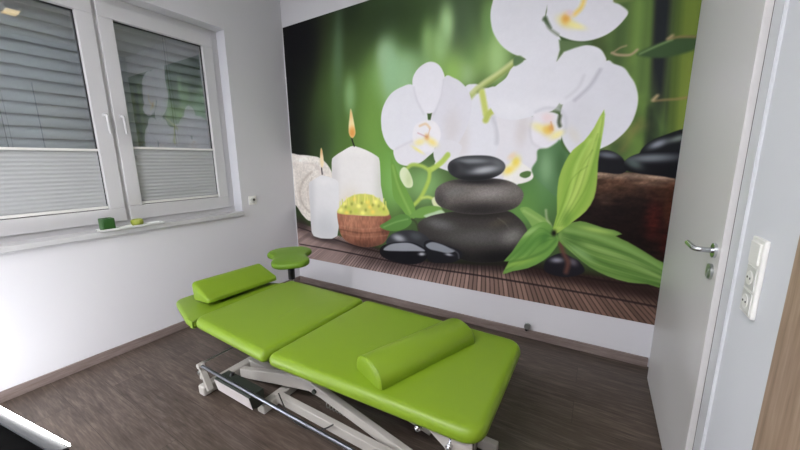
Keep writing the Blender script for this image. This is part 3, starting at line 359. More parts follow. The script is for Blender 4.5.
{"t":"L","p":[[2.7283,0.8185],[2.9114,0.704],[3.1446,0.6512],[3.3465,0.6054]],"w":0.006,"w2":0.006,"c":[66,106,34],"a":0.5,"f":0.006,"k":1},
{"t":"L","p":[[2.7286,0.8141],[2.9136,0.6785],[3.1473,0.6241],[3.3479,0.5924]],"w":0.006,"w2":0.006,"c":[146,182,92],"a":0.5,"f":0.006,"k":1},
{"t":"L","p":[[2.729,0.8097],[2.9157,0.6528],[3.15,0.5969],[3.3494,0.5793]],"w":0.006,"w2":0.006,"c":[66,106,34],"a":0.5,"f":0.006,"k":1},
{"t":"L","p":[[2.7293,0.8054],[2.9179,0.6271],[3.1527,0.5696],[3.3508,0.5663]],"w":0.006,"w2":0.006,"c":[146,182,92],"a":0.5,"f":0.006,"k":1},
{"t":"G","p":[[2.8481,0.7342],[2.9248,0.6873],[2.8376,0.711]],"c":[150,186,120],"a":0.6,"k":1},
{"t":"G","p":[[2.9301,0.8992],[3.0226,0.8879],[2.9316,0.882]],"c":[170,200,90],"a":0.7,"k":1},
{"t":"G","p":[[2.8045,0.8154],[2.8616,0.7934],[2.7943,0.7853]],"c":[60,104,34],"a":0.6,"k":1},
{"t":"P","p":[[2.9064,1.676],[2.9141,1.5899],[2.9076,1.4784],[2.9021,1.3514],[2.9078,1.2214],[2.8998,1.1149],[2.8606,1.0244],[2.7939,0.9498],[2.7238,0.8792],[2.6809,0.8456],[2.6648,0.8881],[2.6836,0.9912],[2.6745,1.1187],[2.6782,1.2442],[2.7076,1.3533],[2.7501,1.4323],[2.8104,1.4886],[2.8607,1.5685]],"c":[150,186,58],"f":0.005,"sm":0},
{"t":"L","p":[[2.9009,1.6154],[2.8614,1.4292],[2.7953,1.1648],[2.709,0.9067]],"w":0.03,"w2":0.03,"c":[196,216,104],"a":0.8,"f":0.02,"k":1},
{"t":"L","p":[[2.9009,1.4912],[2.8839,1.2997],[2.8426,1.0987],[2.7459,0.9244]],"w":0.02,"w2":0.02,"c":[114,164,36],"a":0.7,"f":0.02,"k":1},
{"t":"L","p":[[2.8131,1.4564],[2.7423,1.2993],[2.7208,1.0927],[2.6951,0.92]],"w":0.02,"w2":0.02,"c":[120,170,40],"a":0.7,"f":0.02,"k":1},
{"t":"L","p":[[2.8445,1.4936],[2.7819,1.3327],[2.7559,1.1221],[2.7069,0.9354]],"w":0.012,"w2":0.012,"c":[196,224,110],"a":0.6,"f":0.014,"k":1},
{"t":"L","p":[[2.9053,1.6273],[2.8869,1.3966],[2.8429,1.1664],[2.7154,0.9073]],"w":0.006,"w2":0.006,"c":[112,154,36],"a":0.55,"f":0.006,"k":1},
{"t":"L","p":[[2.8954,1.5788],[2.8663,1.3712],[2.8227,1.1522],[2.709,0.9067]],"w":0.006,"w2":0.006,"c":[168,204,72],"a":0.55,"f":0.006,"k":1},
{"t":"L","p":[[2.8853,1.5296],[2.8455,1.3454],[2.8022,1.1378],[2.7026,0.9061]],"w":0.006,"w2":0.006,"c":[112,154,36],"a":0.55,"f":0.006,"k":1},
{"t":"L","p":[[2.8751,1.4797],[2.8244,1.3193],[2.7816,1.1232],[2.6962,0.9056]],"w":0.006,"w2":0.006,"c":[168,204,72],"a":0.55,"f":0.006,"k":1},
{"t":"L","p":[[2.8648,1.4291],[2.803,1.2928],[2.7606,1.1085],[2.6897,0.905]],"w":0.006,"w2":0.006,"c":[112,154,36],"a":0.55,"f":0.006,"k":1},
{"t":"L","p":[[2.8543,1.3778],[2.7812,1.2659],[2.7395,1.0936],[2.6833,0.9044]],"w":0.006,"w2":0.006,"c":[168,204,72],"a":0.55,"f":0.006,"k":1},
{"t":"L","p":[[2.8437,1.3258],[2.7592,1.2386],[2.718,1.0785],[2.6768,0.9038]],"w":0.006,"w2":0.006,"c":[112,154,36],"a":0.55,"f":0.006,"k":1},
{"t":"G","p":[[2.7427,0.967],[2.7728,0.9834],[2.7407,0.9096]],"c":[96,142,36],"a":0.7,"k":1},
{"t":"G","p":[[2.6739,0.8523],[2.6901,0.8539],[2.6754,0.8303]],"c":[24,26,20],"a":1,"k":0}]
def paint_mural(SH, x0, x1, z0, z1, nx, nz):
    import numpy as np
    xs = np.linspace(x0, x1, nx, dtype=np.float32); zs = np.linspace(z0, z1, nz, dtype=np.float32)
    X, Z = np.meshgrid(xs, zs); px = (x1 - x0) / (nx - 1); pz = (z1 - z0) / (nz - 1)
    img = np.zeros((nz, nx, 3), np.float32); img[:] = np.array((66, 92, 44), np.float32) / 255
    rng = np.random.RandomState(5)
    def noise(cx, cz):
        g = rng.rand(cz + 2, cx + 2).astype(np.float32)
        u = (X - x0) / (x1 - x0) * cx; v = (Z - z0) / (z1 - z0) * cz
        i = np.clip(u.astype(int), 0, cx - 1); j = np.clip(v.astype(int), 0, cz - 1); a = u - i; b = v - j
        a = a * a * (3 - 2 * a); b = b * b * (3 - 2 * b)
        return (g[j, i] * (1 - a) + g[j, i + 1] * a) * (1 - b) + (g[j + 1, i] * (1 - a) + g[j + 1, i + 1] * a) * b
    def win(pts, m):
        lo = pts.min(0) - m; hi = pts.max(0) + m
        i0 = int(np.clip((lo[0] - x0) / px, 0, nx)); i1 = int(np.clip((hi[0] - x0) / px + 2, 0, nx))
        j0 = int(np.clip((lo[1] - z0) / pz, 0, nz)); j1 = int(np.clip((hi[1] - z0) / pz + 2, 0, nz))
        return slice(j0, j1), slice(i0, i1)
    def smooth(p, closed, n=5):
        k = len(p); out = []
        for i in range(k if closed else k - 1):
            a = p[(i - 1) % k] if closed or i > 0 else p[0]; b = p[i]; c = p[(i + 1) % k]
            d = p[(i + 2) % k] if closed or i + 2 < k else p[-1]
            for s in range(n):
                t = s / n
                out.append(.5 * (2 * b + (c - a) * t + (2 * a - 5 * b + 4 * c - d) * t * t + (3 * b - a - 3 * c + d) * t ** 3))
        if not closed: out.append(p[-1])
        return np.array(out, np.float32)
    def segd(xx, zz, a, b):
        d = b - a; L = float(d @ d) + 1e-12
        t = np.clip(((xx - a[0]) * d[0] + (zz - a[1]) * d[1]) / L, 0, 1)
        return np.hypot(xx - a[0] - t * d[0], zz - a[1] - t * d[1]), t
    def inside(xx, zz, p):
        r = np.zeros(xx.shape, bool)
        for i in range(len(p)):
            a = p[i]; b = p[(i + 1) % len(p)]
            if a[1] == b[1]: continue
            c = (a[1] > zz) != (b[1] > zz)
            r ^= c & (xx < (b[0] - a[0]) * (zz - a[1]) / (b[1] - a[1]) + a[0])
        return r
    last = np.ones((nz, nx), np.float32)
    def polymask(p, f):
        w = win(p, f * 2); xx, zz = X[w], Z[w]
        if xx.size == 0: return w, np.zeros(xx.shape, np.float32)
        D = np.full(xx.shape, 9, np.float32)
        for i in range(len(p)): D = np.minimum(D, segd(xx, zz, p[i], p[(i + 1) % len(p)])[0])
        D = np.where(inside(xx, zz, p), D, -D)
        m = np.clip(D / f * .5 + .5, 0, 1); return w, m * m * (3 - 2 * m)
    def put(w, m, c):
        m = m[..., None]; img[w] = img[w] * (1 - m) + np.asarray(c, np.float32) / 255 * m
    bg = True
    for s in SH:
        p = np.array(s['p'], np.float32); t = s['t']
        if t == 'P':
            q = smooth(p, True) if s['sm'] else smooth(p, True, 2) if len(p) > 9 else p
            w, m = polymask(q, s['f']); last = np.zeros((nz, nx), np.float32); last[w] = m; put(w, m, s['c'])
        elif t == 'G':
            c = p[0]; A = np.array([p[1] - c, p[2] - c]).T; Ai = np.linalg.inv(A)
            R = np.abs(A).sum(1) * 2.4; w = win(np.array([c - R, c + R]), 0); xx, zz = X[w] - c[0], Z[w] - c[1]
            u = Ai[0, 0] * xx + Ai[0, 1] * zz; v = Ai[1, 0] * xx + Ai[1, 1] * zz
            m = np.exp(-(u * u + v * v) ** 1.2 * .8) * s['a']
            if s['k']: m = m * last[w]
            put(w, m, s['c'])
        elif t == 'L':
            q = smooth(p, False, 4); wd = max(s['w'], s['w2']); w = win(q, wd + s['f']); xx, zz = X[w], Z[w]
            if xx.size == 0: continue
            D = np.full(xx.shape, 9, np.float32); n = len(q) - 1
            for i in range(n):
                d, tt = segd(xx, zz, q[i], q[i + 1]); D = np.minimum(D, d - .5 * (s['w'] + (s['w2'] - s['w']) * (i + tt) / n))
            m = np.clip(.5 - D / s['f'] * .5, 0, 1) * s['a']
            if s['k']: m = m * last[w]
            put(w, m, s['c'])
        elif t == 'T':
            nn = noise(*s['n']) + .5 * noise(s['n'][0] * 2, s['n'][1] * 2)
            img *= (1 + last * s['a'] * (nn - .75) * 2)[..., None]
        elif t == 'MAT':
            w, m = polymask(p, .012); xx, zz = X[w], Z[w]; fx, fz = s['fan'][0]; zb = z0
            k = (fz - zz) / (fz - zb); u = (xx - fx) / k * 1.0 / .037 + .2 * np.sin(zz * 9 + xx * 3)
            fr = u - np.floor(u); h = np.sin(np.floor(u) * 12.9898) * 43758.5453; h = h - np.floor(h)
            e = np.clip(np.minimum(fr, 1 - fr) * 6, 0, 1)
            base = np.array((166, 142, 136), np.float32) / 255
            col = base * (.86 + .22 * h)[..., None] * (.36 + .64 * e)[..., None]
            mat_tone = (1 - .3 * np.clip((xx - 1.6) / 1.6, 0, 1))[..., None] * np.array((1, .95, .9), np.float32) ** np.clip((xx[..., None] - 1.2), 0, 2)  # printed mat gets darker and warmer toward the right
            col = col * mat_tone; mm = m[..., None]; img[w] = img[w] * (1 - mm) + col * mm
            for th in s['th']:
                q = smooth(np.array(th, np.float32), False, 4)
                D = np.full(xx.shape, 9, np.float32)
                for i in range(len(q) - 1): D = np.minimum(D, segd(xx, zz, q[i], q[i + 1])[0])
                a = np.clip(1.7 - D / .006, 0, 1) * .85 * m; put(w, a, (44, 34, 36))
            last = np.zeros((nz, nx), np.float32); last[w] = m
        if bg and t == 'P':
            bg = False
    # printed grain: fine mottling of the print
    n = .5 * noise(260, 200) + .5 * noise(90, 70)
    img *= (.992 + .016 * n)[..., None]
    return np.clip(img, 0, 1)
import bpy, bmesh, math, random
import numpy as np
from mathutils import Vector, Matrix
random.seed(4)
PI = math.pi
C = bpy.context.scene.collection
W = 3.311            # x of the right wall; left wall x=0, back wall y=0
CEIL = 3.02; YB = -4.3

# ------------------------------------------------------------------ materials
def lin(c):
    return tuple(((v/255)/12.92 if v/255 <= .04045 else ((v/255+.055)/1.055)**2.4) for v in c) + (1,)
def mat(name, col=(200,200,200), rough=.5, metal=0, coat=0, spec=.5, bump=None):
    m = bpy.data.materials.new(name); m.use_nodes = True
    nt = m.node_tree; b = nt.nodes['Principled BSDF']
    b.inputs['Base Color'].default_value = lin(col); b.inputs['Roughness'].default_value = rough
    b.inputs['Metallic'].default_value = metal; b.inputs['Coat Weight'].default_value = coat
    b.inputs['Specular IOR Level'].default_value = spec
    tc = nt.nodes.new('ShaderNodeTexCoord')
    n = nt.nodes.new('ShaderNodeTexNoise'); n.inputs['Scale'].default_value = bump[0] if bump else 60
    n.inputs['Detail'].default_value = 4
    nt.links.new(tc.outputs['Object'], n.inputs['Vector'])
    bp = nt.nodes.new('ShaderNodeBump'); bp.inputs['Strength'].default_value = bump[1] if bump else .03
    bp.inputs['Distance'].default_value = bump[2] if bump else .001
    nt.links.new(n.outputs['Fac'], bp.inputs['Height']); nt.links.new(bp.outputs['Normal'], b.inputs['Normal'])
    return m
def ramp(nt, stops):
    r = nt.nodes.new('ShaderNodeValToRGB'); e = r.color_ramp.elements
    while len(e) < len(stops): e.new(.5)
    for x, (p, c) in zip(e, stops): x.position = p; x.color = lin(c)
    return r
def wood(name, dark, mid, light, stretch, seams=None, rough=.5):
    m = mat(name, mid, rough); nt = m.node_tree; N = nt.nodes; K = nt.links
    b = N['Principled BSDF']; tc = N.new('ShaderNodeTexCoord')
    def mp(s, off=(0,0,0)):
        q = N.new('ShaderNodeMapping'); q.inputs['Scale'].default_value = s; q.inputs['Location'].default_value = off
        return q
    src = tc.outputs['Object']
    br = None
    if seams:
        br = N.new('ShaderNodeTexBrick'); br.offset = .37; br.squash = 1
        br.inputs['Color1'].default_value = (.2,.2,.2,1); br.inputs['Color2'].default_value = (.8,.8,.8,1)
        br.inputs['Mortar'].default_value = (0,0,0,1)
        br.inputs['Scale'].default_value = 1; br.inputs['Mortar Size'].default_value = .0009
        br.inputs['Mortar Smooth'].default_value = .3
        br.inputs['Brick Width'].default_value = seams[0]; br.inputs['Row Height'].default_value = seams[1]
        K.new(src, br.inputs['Vector'])
        sc = N.new('ShaderNodeVectorMath'); sc.operation = 'MULTIPLY_ADD'
        sc.inputs[1].default_value = (7.3, 3.1, 5.7)
        K.new(br.outputs['Color'], sc.inputs[0]); K.new(src, sc.inputs[2])
        src2 = sc.outputs[0]
    else: src2 = src
    m1 = mp(stretch); K.new(src2, m1.inputs['Vector'])
    n1 = N.new('ShaderNodeTexNoise'); n1.inputs['Scale'].default_value = 1; n1.inputs['Detail'].default_value = 8
    n1.inputs['Roughness'].default_value = .7; n1.inputs['Distortion'].default_value = .8
    K.new(m1.outputs[0], n1.inputs['Vector'])
    m2 = mp(tuple(v*2.7 for v in stretch)); K.new(src2, m2.inputs['Vector'])
    n2 = N.new('ShaderNodeTexNoise'); n2.inputs['Scale'].default_value = 1.6; n2.inputs['Detail'].default_value = 5
    K.new(m2.outputs[0], n2.inputs['Vector'])
    mx = N.new('ShaderNodeMix'); mx.data_type = 'FLOAT'; mx.inputs[0].default_value = .38
    K.new(n1.outputs['Fac'], mx.inputs[2]); K.new(n2.outputs['Fac'], mx.inputs[3])
    r = ramp(nt, [(.3, dark), (.5, mid), (.68, light)]); K.new(mx.outputs[0], r.inputs[0])
    out = r.outputs[0]
    if br:
        hv = N.new('ShaderNodeMapRange'); hv.inputs[1].default_value = .2; hv.inputs[2].default_value = .8
        hv.inputs[3].default_value = .86; hv.inputs[4].default_value = 1.1
        K.new(br.outputs['Color'], hv.inputs[0])
        a = N.new('ShaderNodeVectorMath'); a.operation = 'SCALE'; K.new(out, a.inputs[0]); K.new(hv.outputs[0], a.inputs[3])
        mm = N.new('ShaderNodeMix'); mm.data_type = 'RGBA'; K.new(br.outputs['Fac'], mm.inputs[0])
        K.new(a.outputs[0], mm.inputs[6]); mm.inputs[7].default_value = lin([v*.55 for v in dark])
        out = mm.outputs[2]
    K.new(out, b.inputs['Base Color'])
    bp = N.new('ShaderNodeBump'); bp.inputs['Strength'].default_value = .25; bp.inputs['Distance'].default_value = .0012
    K.new(mx.outputs[0], bp.inputs['Height']); K.new(bp.outputs['Normal'], b.inputs['Normal'])
    return m
def emit(name, col, s):
    m = bpy.data.materials.new(name); m.use_nodes = True; nt = m.node_tree; nt.nodes.clear()
    e = nt.nodes.new('ShaderNodeEmission'); e.inputs[0].default_value = col + (1,); e.inputs[1].default_value = s
    o = nt.nodes.new('ShaderNodeOutputMaterial'); nt.links.new(e.outputs[0], o.inputs[0]); return m

M_WALL = mat('wall_paint', (206,206,210), .75, bump=(190,.12,.0012))
M_WALL_R = mat('right_wall_paint', (210,213,218), .7, bump=(190,.1,.001))
M_CEIL = mat('ceiling_paint', (232,232,230), .8)
M_FLOOR = wood('grey_oak_floor', (44,35,30), (76,65,58), (108,96,88), (2.6, 30, 8), (1.25, .187), .42)
M_BASE = wood('grey_oak_skirting', (92,80,74), (120,107,102), (142,130,126), (2.5, 2.5, 40), None, .5)
M_OAK = wood('oak_panel', (118,96,78), (156,134,114), (182,162,142), (16, 16, 1.3), None, .5)
M_PVC = mat('white_window_plastic', (194,194,196), .35)
M_REVEAL = mat('reveal_plaster', (200,202,208), .7)
M_SILL = mat('white_stone_sill', (186,187,188), .35)
M_SEAL = mat('black_rubber_seal', (22,22,26), .6)
M_SLAT = mat('aluminium_blind_slat', (152,159,166), .45)
M_CORD = mat('dark_blind_cord', (58,66,64), .7)
M_PLEAT = mat('pale_pleated_fabric', (166,169,170), .85, bump=(20,0,.0001))
M_RAIL = mat('white_blind_rail', (216,216,212), .4)
M_GREEN = mat('lime_vinyl', (113,142,28), .42, spec=.42, bump=(240,.06,.0006))
M_GREEN2 = mat('lime_stool_vinyl', (102,138,36), .42, spec=.4, bump=(240,.06,.0006))
M_WHITE = mat('white_powder_coat', (168,165,159), .4)
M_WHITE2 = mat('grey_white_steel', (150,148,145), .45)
M_COVER = mat('silver_motor_cover', (196,190,189), .4)
M_CHROME = mat('chrome', (205,208,212), .16, metal=1)
M_RAILC = mat('dark_chrome', (120,124,130), .3, metal=1, bump=(1,0,.0001))
M_STEEL = mat('brushed_steel', (178,182,180), .28, metal=1)
M_DARKMETAL = mat('dark_metal', (58,64,58), .4, metal=.4)
M_BLACK = mat('black_plastic', (20,20,22), .5)
M_SOFTBLACK = mat('black_housing', (5,5,5), .7, spec=.03)
M_DOOR = mat('pale_grey_door', (205,204,203), .42)
M_CASING = mat('white_door_casing', (206,209,213), .4)
M_SWITCH = mat('white_switch_plastic', (228,228,224), .35)
M_SWITCH2 = mat('pale_grey_insert', (202,203,200), .35)
M_HOLE = mat('dark_socket_hole', (60,60,58), .5)
M_RIM = mat('grey_lamp_rim', (58,60,63), .5, metal=.2)
M_WAXG = mat('green_wax', (38,80,30), .4)
M_GLASSG = mat('yellow_green_glass', (140,150,62), .3)
M_DISH = mat('white_ceramic', (226,228,226), .3)
M_LED = emit('led_tube', (1.0,.98,.96), STRIP_E)
M_WARM = emit('warm_lamp_diffuser', (1.0,.78,.45), .7)
M_LAMP = emit('cool_lamp_diffuser', (1.0,.975,.995), LAMP_E)

M_GLOBE = emit('globe_glow', (.93,.95,1.0), GLOBE_E)
M_GLASS = bpy.data.materials.new('window_glass'); M_GLASS.use_nodes = True
nt = M_GLASS.node_tree; nt.nodes.clear()
tr = nt.nodes.new('ShaderNodeBsdfTransparent'); tr.inputs[0].default_value = (.95,.97,.965,1)
gl = nt.nodes.new('ShaderNodeBsdfGlossy'); gl.inputs['Roughness'].default_value = .012
gl.inputs[0].default_value = (1,1,1,1)
ge = nt.nodes.new('ShaderNodeNewGeometry'); dt = nt.nodes.new('ShaderNodeVectorMath'); dt.operation = 'DOT_PRODUCT'
nt.links.new(ge.outputs['Incoming'], dt.inputs[0]); nt.links.new(ge.outputs['Normal'], dt.inputs[1])
def mth(op, a, b=None):
    n = nt.nodes.new('ShaderNodeMath'); n.operation = op; n.use_clamp = op == 'SUBTRACT'
    for k, v in enumerate((a, b)):
        if v is None: continue
        if isinstance(v, (int, float)): n.inputs[k].default_value = v
        else: nt.links.new(v, n.inputs[k])
    return n.outputs[0]
sch = mth('POWER', mth('SUBTRACT', 1.0, mth('ABSOLUTE', dt.outputs['Value'])), 5.0)
mul = mth('ADD', mth('MULTIPLY', sch, .86), .14)
mx = nt.nodes.new('ShaderNodeMixShader'); o = nt.nodes.new('ShaderNodeOutputMaterial')
nt.links.new(mul, mx.inputs[0])
nt.links.new(tr.outputs[0], mx.inputs[1]); nt.links.new(gl.outputs[0], mx.inputs[2]); nt.links.new(mx.outputs[0], o.inputs[0])

# ------------------------------------------------------------------ geometry helpers
def root(name, loc, label, cat, group=None):
    o = bpy.data.objects.new(name, None); C.objects.link(o); o.location = loc; o.empty_display_size = .05
    o['label'] = label; o['category'] = cat
    if group: o['group'] = group
    return o
def origin(p):
    v = Vector((0,0,0))
    while p is not None: v += p.location; p = p.parent
    return v
def obj(name, bm, m, parent=None, smooth=None, label=None, cat=None, kind=None, group=None, bevel=0):
    """world-coordinate bmesh -> one mesh object, its origin at the parent's origin (or its own base)"""
    me = bpy.data.meshes.new(name)
    if parent is not None: off = origin(parent)
    else:
        xs = [v.co for v in bm.verts]
        lo = Vector([min(c[i] for c in xs) for i in range(3)]); hi = Vector([max(c[i] for c in xs) for i in range(3)])
        off = Vector(((lo.x+hi.x)/2, (lo.y+hi.y)/2, lo.z))
    bmesh.ops.translate(bm, verts=bm.verts, vec=-off)
    bmesh.ops.recalc_face_normals(bm, faces=bm.faces)
    bm.to_mesh(me); bm.free()
    mats = m if isinstance(m, list) else [m]
    for q in mats: me.materials.append(q)
    o = bpy.data.objects.new(name, me); C.objects.link(o)
    if parent is not None: o.parent = parent
    else: o.location = off
    if smooth is not None:
        for f in me.polygons: f.use_smooth = True
        try: me.set_sharp_from_angle(angle=math.radians(smooth))
        except Exception: pass
    if bevel:
        md = o.modifiers.new('bevel', 'BEVEL'); md.width = bevel; md.segments = 3; md.limit_method = 'ANGLE'
        for f in me.polygons: f.use_smooth = True
        md.harden_normals = True
    if label: o['label'] = label
    if cat: o['category'] = cat
    if kind: o['kind'] = kind
    if group: o['group'] = group
    return o
def struct(name, bm, m, parent=None, **k):
    return obj(name, bm, m, parent, kind=None if parent else 'structure', **k)
def B(bm, x0, x1, y0, y1, z0, z1, mi=0):
    vs = [bm.verts.new((x,y,z)) for x in (x0,x1) for y in (y0,y1) for z in (z0,z1)]
    for f in ((0,1,3,2),(4,6,7,5),(0,4,5,1),(2,3,7,6),(0,2,6,4),(1,5,7,3)):
        bm.faces.new([vs[i] for i in f]).material_index = mi
    return bm
def nb(): return bmesh.new()
def box(*a): return B(nb(), *a)
def beam(bm, a, b, w, h, up=(0,0,1)):
    a = Vector(a); b = Vector(b); d = (b-a).normalized(); s = d.cross(Vector(up)).normalized(); u = s.cross(d)
    vs = []
    for p in (a, b):
        for i, j in ((-1,-1),(1,-1),(1,1),(-1,1)): vs.append(bm.verts.new(p + s*(i*w/2) + u*(j*h/2)))
    for f in ((3,2,1,0),(4,5,6,7),(0,1,5,4),(1,2,6,5),(2,3,7,6),(3,0,4,7)): bm.faces.new([vs[i] for i in f])
    return bm
def loft(bm, rings, cap=True, closed=True):
    R = [[bm.verts.new(p) for p in r] for r in rings]
    n = len(R[0])
    for a, b in zip(R, R[1:]):
        for i in range(n if closed else n-1): bm.faces.new((a[i], a[(i+1)%n], b[(i+1)%n], b[i]))
    if cap: bm.faces.new(R[0][::-1]); bm.faces.new(R[-1])
    return bm
def tube(bm, pts, r, n=14, cap=True):
    pts = [Vector(p) for p in pts]; rings = []; up = None
    for i, p in enumerate(pts):
        d = ((pts[min(i+1,len(pts)-1)] - p).normalized() + (p - pts[max(i-1,0)]).normalized())
        d.normalize()
        if up is None:
            up = Vector((0,0,1)) if abs(d.z) < .9 else Vector((1,0,0))
        s = d.cross(up).normalized(); up = s.cross(d).normalized()
        rr = r[i] if isinstance(r, (list,tuple)) else r
        rings.append([p + s*math.cos(2*PI*k/n)*rr + up*math.sin(2*PI*k/n)*rr for k in range(n)])
    return loft(bm, rings, cap)
def disc(bm, c, axis, r, h, n=28, prof=None):
    """lathe about an axis: prof = [(radius, height)]"""
    c = Vector(c); a = Vector(axis).normalized()
    s = a.orthogonal().normalized(); t = a.cross(s)
    prof = prof or [(r-.001,0),(r,.001),(r,h-.001),(r-.001,h)]
    return loft(bm, [[c + a*z + (s*math.cos(2*PI*k/n) + t*math.sin(2*PI*k/n))*q for k in range(n)] for q, z in prof])
def bend(pts, rad, n=5):
    pts = [Vector(p) for p in pts]; out = [pts[0]]
    for a, b, c in zip(pts, pts[1:], pts[2:]):
        u = (a-b); v = (c-b); r = min(rad, u.length*.49, v.length*.49); p = b + u.normalized()*r; q = b + v.normalized()*r
        for i in range(n+1):
            t = i/n; out.append(p*(1-t)**2 + b*2*t*(1-t) + q*t*t)
    return out + [pts[-1]]
def round_poly(pts, rads, n=7):
    k = len(pts); out = []
    for i in range(k):
        a, b, c = Vector(pts[i-1]), Vector(pts[i]), Vector(pts[(i+1)%k]); r = rads[i] if isinstance(rads, (list,tuple)) else rads
        p = b + (a-b).normalized()*r; q = b + (c-b).normalized()*r
        for j in range(n+1):
            t = j/n; out.append(p*(1-t)**2 + b*2*t*(1-t) + q*t*t)
    return out
def inset(pts, d):
    k = len(pts); out = []
    for i in range(k):
        a, b, c = pts[i-1], pts[i], pts[(i+1)%k]
        u = (b-a); v = (c-b)
        if u.length < 1e-6: u = v
        if v.length < 1e-6: v = u
        n = Vector((-u.y,u.x)).normalized() + Vector((-v.y,v.x)).normalized(); n.normalize()
        out.append(b + n*d)
    return out
def cushion(pts, z0, z1, r, xf=None, crown=.004):
    """upholstered pad: outline counter-clockwise (2D), rolled edges, slight crown"""
    bm = nb(); rings = []; rb = r*.55
    H = z1 - crown
    for i in range(5):
        t = i/4*PI/2; rings.append((rb*(1-math.sin(t)), z0 + rb*(1-math.cos(t))))
    for i in range(9):
        t = i/8*PI/2; rings.append((r*(1-math.cos(t)), H - r + r*math.sin(t)))
    L = []
    for d, z in rings: L.append([Vector((p.x,p.y,z)) for p in inset(pts, d)])
    last = inset(pts, r); c = sum((p for p in last), Vector((0,0)))/len(last)
    for s, dz in ((.93,.35),(.8,.65),(.6,.85),(.3,.97)):
        L.append([Vector((c.x+(p.x-c.x)*s, c.y+(p.y-c.y)*s, H+crown*dz)) for p in last])
    if xf: L = [[xf @ v for v in ring] for ring in L]
    return loft(bm, L)

# ------------------------------------------------------------------ room shell
struct('floor', box(-.3, W+.3, YB-.1, .2, -.1, 0), M_FLOOR)
struct('ceiling', box(-.3, W+.3, YB-.1, .2, CEIL, CEIL+.1), M_CEIL)
struct('wall_back', box(-.4, W+.4, 0, .15, 0, CEIL), M_WALL)
struct('wall_front', box(-.4, W+.4, YB-.15, YB, 0, CEIL), M_WALL)
WY0, WY1, WZ0, WZ1 = -2.40, -.64, .905, 2.522      # window opening
bm = nb()
B(bm, -.3, 0, YB, WY0, 0, CEIL); B(bm, -.3, 0, WY1, 0, 0, CEIL)
B(bm, -.3, 0, WY0, WY1, 0, WZ0); B(bm, -.3, 0, WY0, WY1, WZ1, CEIL)
struct('wall_left', bm, M_WALL)
DY0, DY1, DZ = -1.087, -.158, 2.45                  # door leaf
bm = nb()
B(bm, W, W+.15, DY1-.01, 0, 0, CEIL); B(bm, W, W+.15, YB, DY0+.01, 0, CEIL); B(bm, W, W+.15, DY0+.01, DY1-.01, DZ, CEIL)
struct('wall_right', bm, M_WALL_R)
# skirting boards
def skirt(name, x0, x1, y0, y1): struct(name, box(x0, x1, y0, y1, 0, .067), M_BASE, bevel=.003)
skirt('baseboard_back', .0, W-.008, -.015, 0); skirt('baseboard_left', 0, .015, YB, -.015)

# ------------------------------------------------------------------ window
win = bpy.data.objects.new('window_1', None); C.objects.link(win); win.location = (-.15, -1.5, .905); win['kind'] = 'structure'
XF = -.12
bm = nb()   # fixed frame with a centre post
B(bm, -.19, XF, WY0, WY1, WZ0, .965); B(bm, -.19, XF, WY0, WY1, 2.46, WZ1)
B(bm, -.19, XF, WY0, -2.31, .965, 2.46); B(bm, -.19, XF, -.715, WY1, .965, 2.46); B(bm, -.19, XF, -1.525, -1.48, .965, 2.46)
struct('window_frame', bm, M_PVC, win, bevel=.004)
XS = -.10
def sash(y0, y1, gy0, gy1, gz0, gz1, hy):
    z0, z1 = .957, 2.468
    bm = nb()
    B(bm, -.165, XS, y0, y1, z0, gz0); B(bm, -.165, XS, y0, y1, gz1, z1)
    B(bm, -.165, XS, y0, gy0, gz0, gz1); B(bm, -.165, XS, gy1, y1, gz0, gz1)
    s = struct('sash', bm, M_PVC, win, bevel=.005)
    struct('glass_pane', box(-.142, -.138, gy0-.004, gy1+.004, gz0-.004, gz1+.004), M_GLASS, s)
    bm = nb(); w = .006
    for a in ((gy0, gy1, gz0, gz0+w), (gy0, gy1, gz1-w, gz1), (gy0, gy0+w, gz0, gz1), (gy1-w, gy1, gz0, gz1)):
        B(bm, -.139, -.128, *a)
    struct('gasket', bm, M_SEAL, s)
    bm = nb(); hz = 1.715
    disc(bm, (XS, hy, hz), (1,0,0), .015, .012)
    tube(bm, bend([(XS, hy, hz), (XS+.038, hy, hz), (XS+.044, hy, hz-.125)], .016), [.0085]*7+[.0075], 12)
    struct('handle', bm, M_PVC, s, smooth=40)
sash(-2.325, -1.512, -2.225, -1.607, 1.055, 2.37, -1.542)
sash(-1.49, -.700, -1.403, -.790, 1.065, 2.37, -1.447)
# reveal lining and sill
bm = nb(); B(bm, -.3, .0005, WY1-.002, WY1+.0, WZ0, WZ1)
struct('reveal_lining', bm, M_REVEAL, win)
s = struct('trim_1', box(XF, .028, WY0, WY1-.02+.02, .880, .918), M_SILL, bevel=.006)
struct('outer_wall_shade', box(-.62, -.6, -3.2, 0, 0, 3), M_SOFTBLACK, win)

# outside venetian blinds, lamellas closed
def venetian(name, y0, y1, cords, label):
    r = root(name, (-.27, (y0+y1)/2, .93), label, 'blind', None)
    bm = nb(); z = 2.53; pitch = .0745
    while z > .93:
        n = 9; A = []; Bk = []
        for i in range(n):
            t = i/(n-1); a = -.5 + t
            dz = -.086*t; dx = .040*t - .006 + .016*math.sin(PI*t)
            if t < .12: dx += .006*(1-t/.12)
            A.append((-.30+dx, z+dz)); Bk.append((-.3018+dx, z+dz-.0004))
        ring = A + Bk[::-1]
        L = [[Vector((x, y, zz)) for x, zz in ring] for y in (y0, y1)]
        loft(bm, L); z -= pitch
    obj('slats', bm, M_SLAT, r, smooth=60)
    for c in cords:
        b2 = nb(); tube(b2, [(-.243, c, .95), (-.243, c, 2.53)], .0016, 6); tube(b2, [(-.243, c+.02, .95), (-.243, c+.02, 2.53)], .0008, 6)
        obj('ladder_cord', b2, M_CORD, r)
    return r
venetian('venetian_blind', -2.42, -1.508, (-2.0,), 'closed grey venetian blind outside the left window sash, nearest the picture edge')
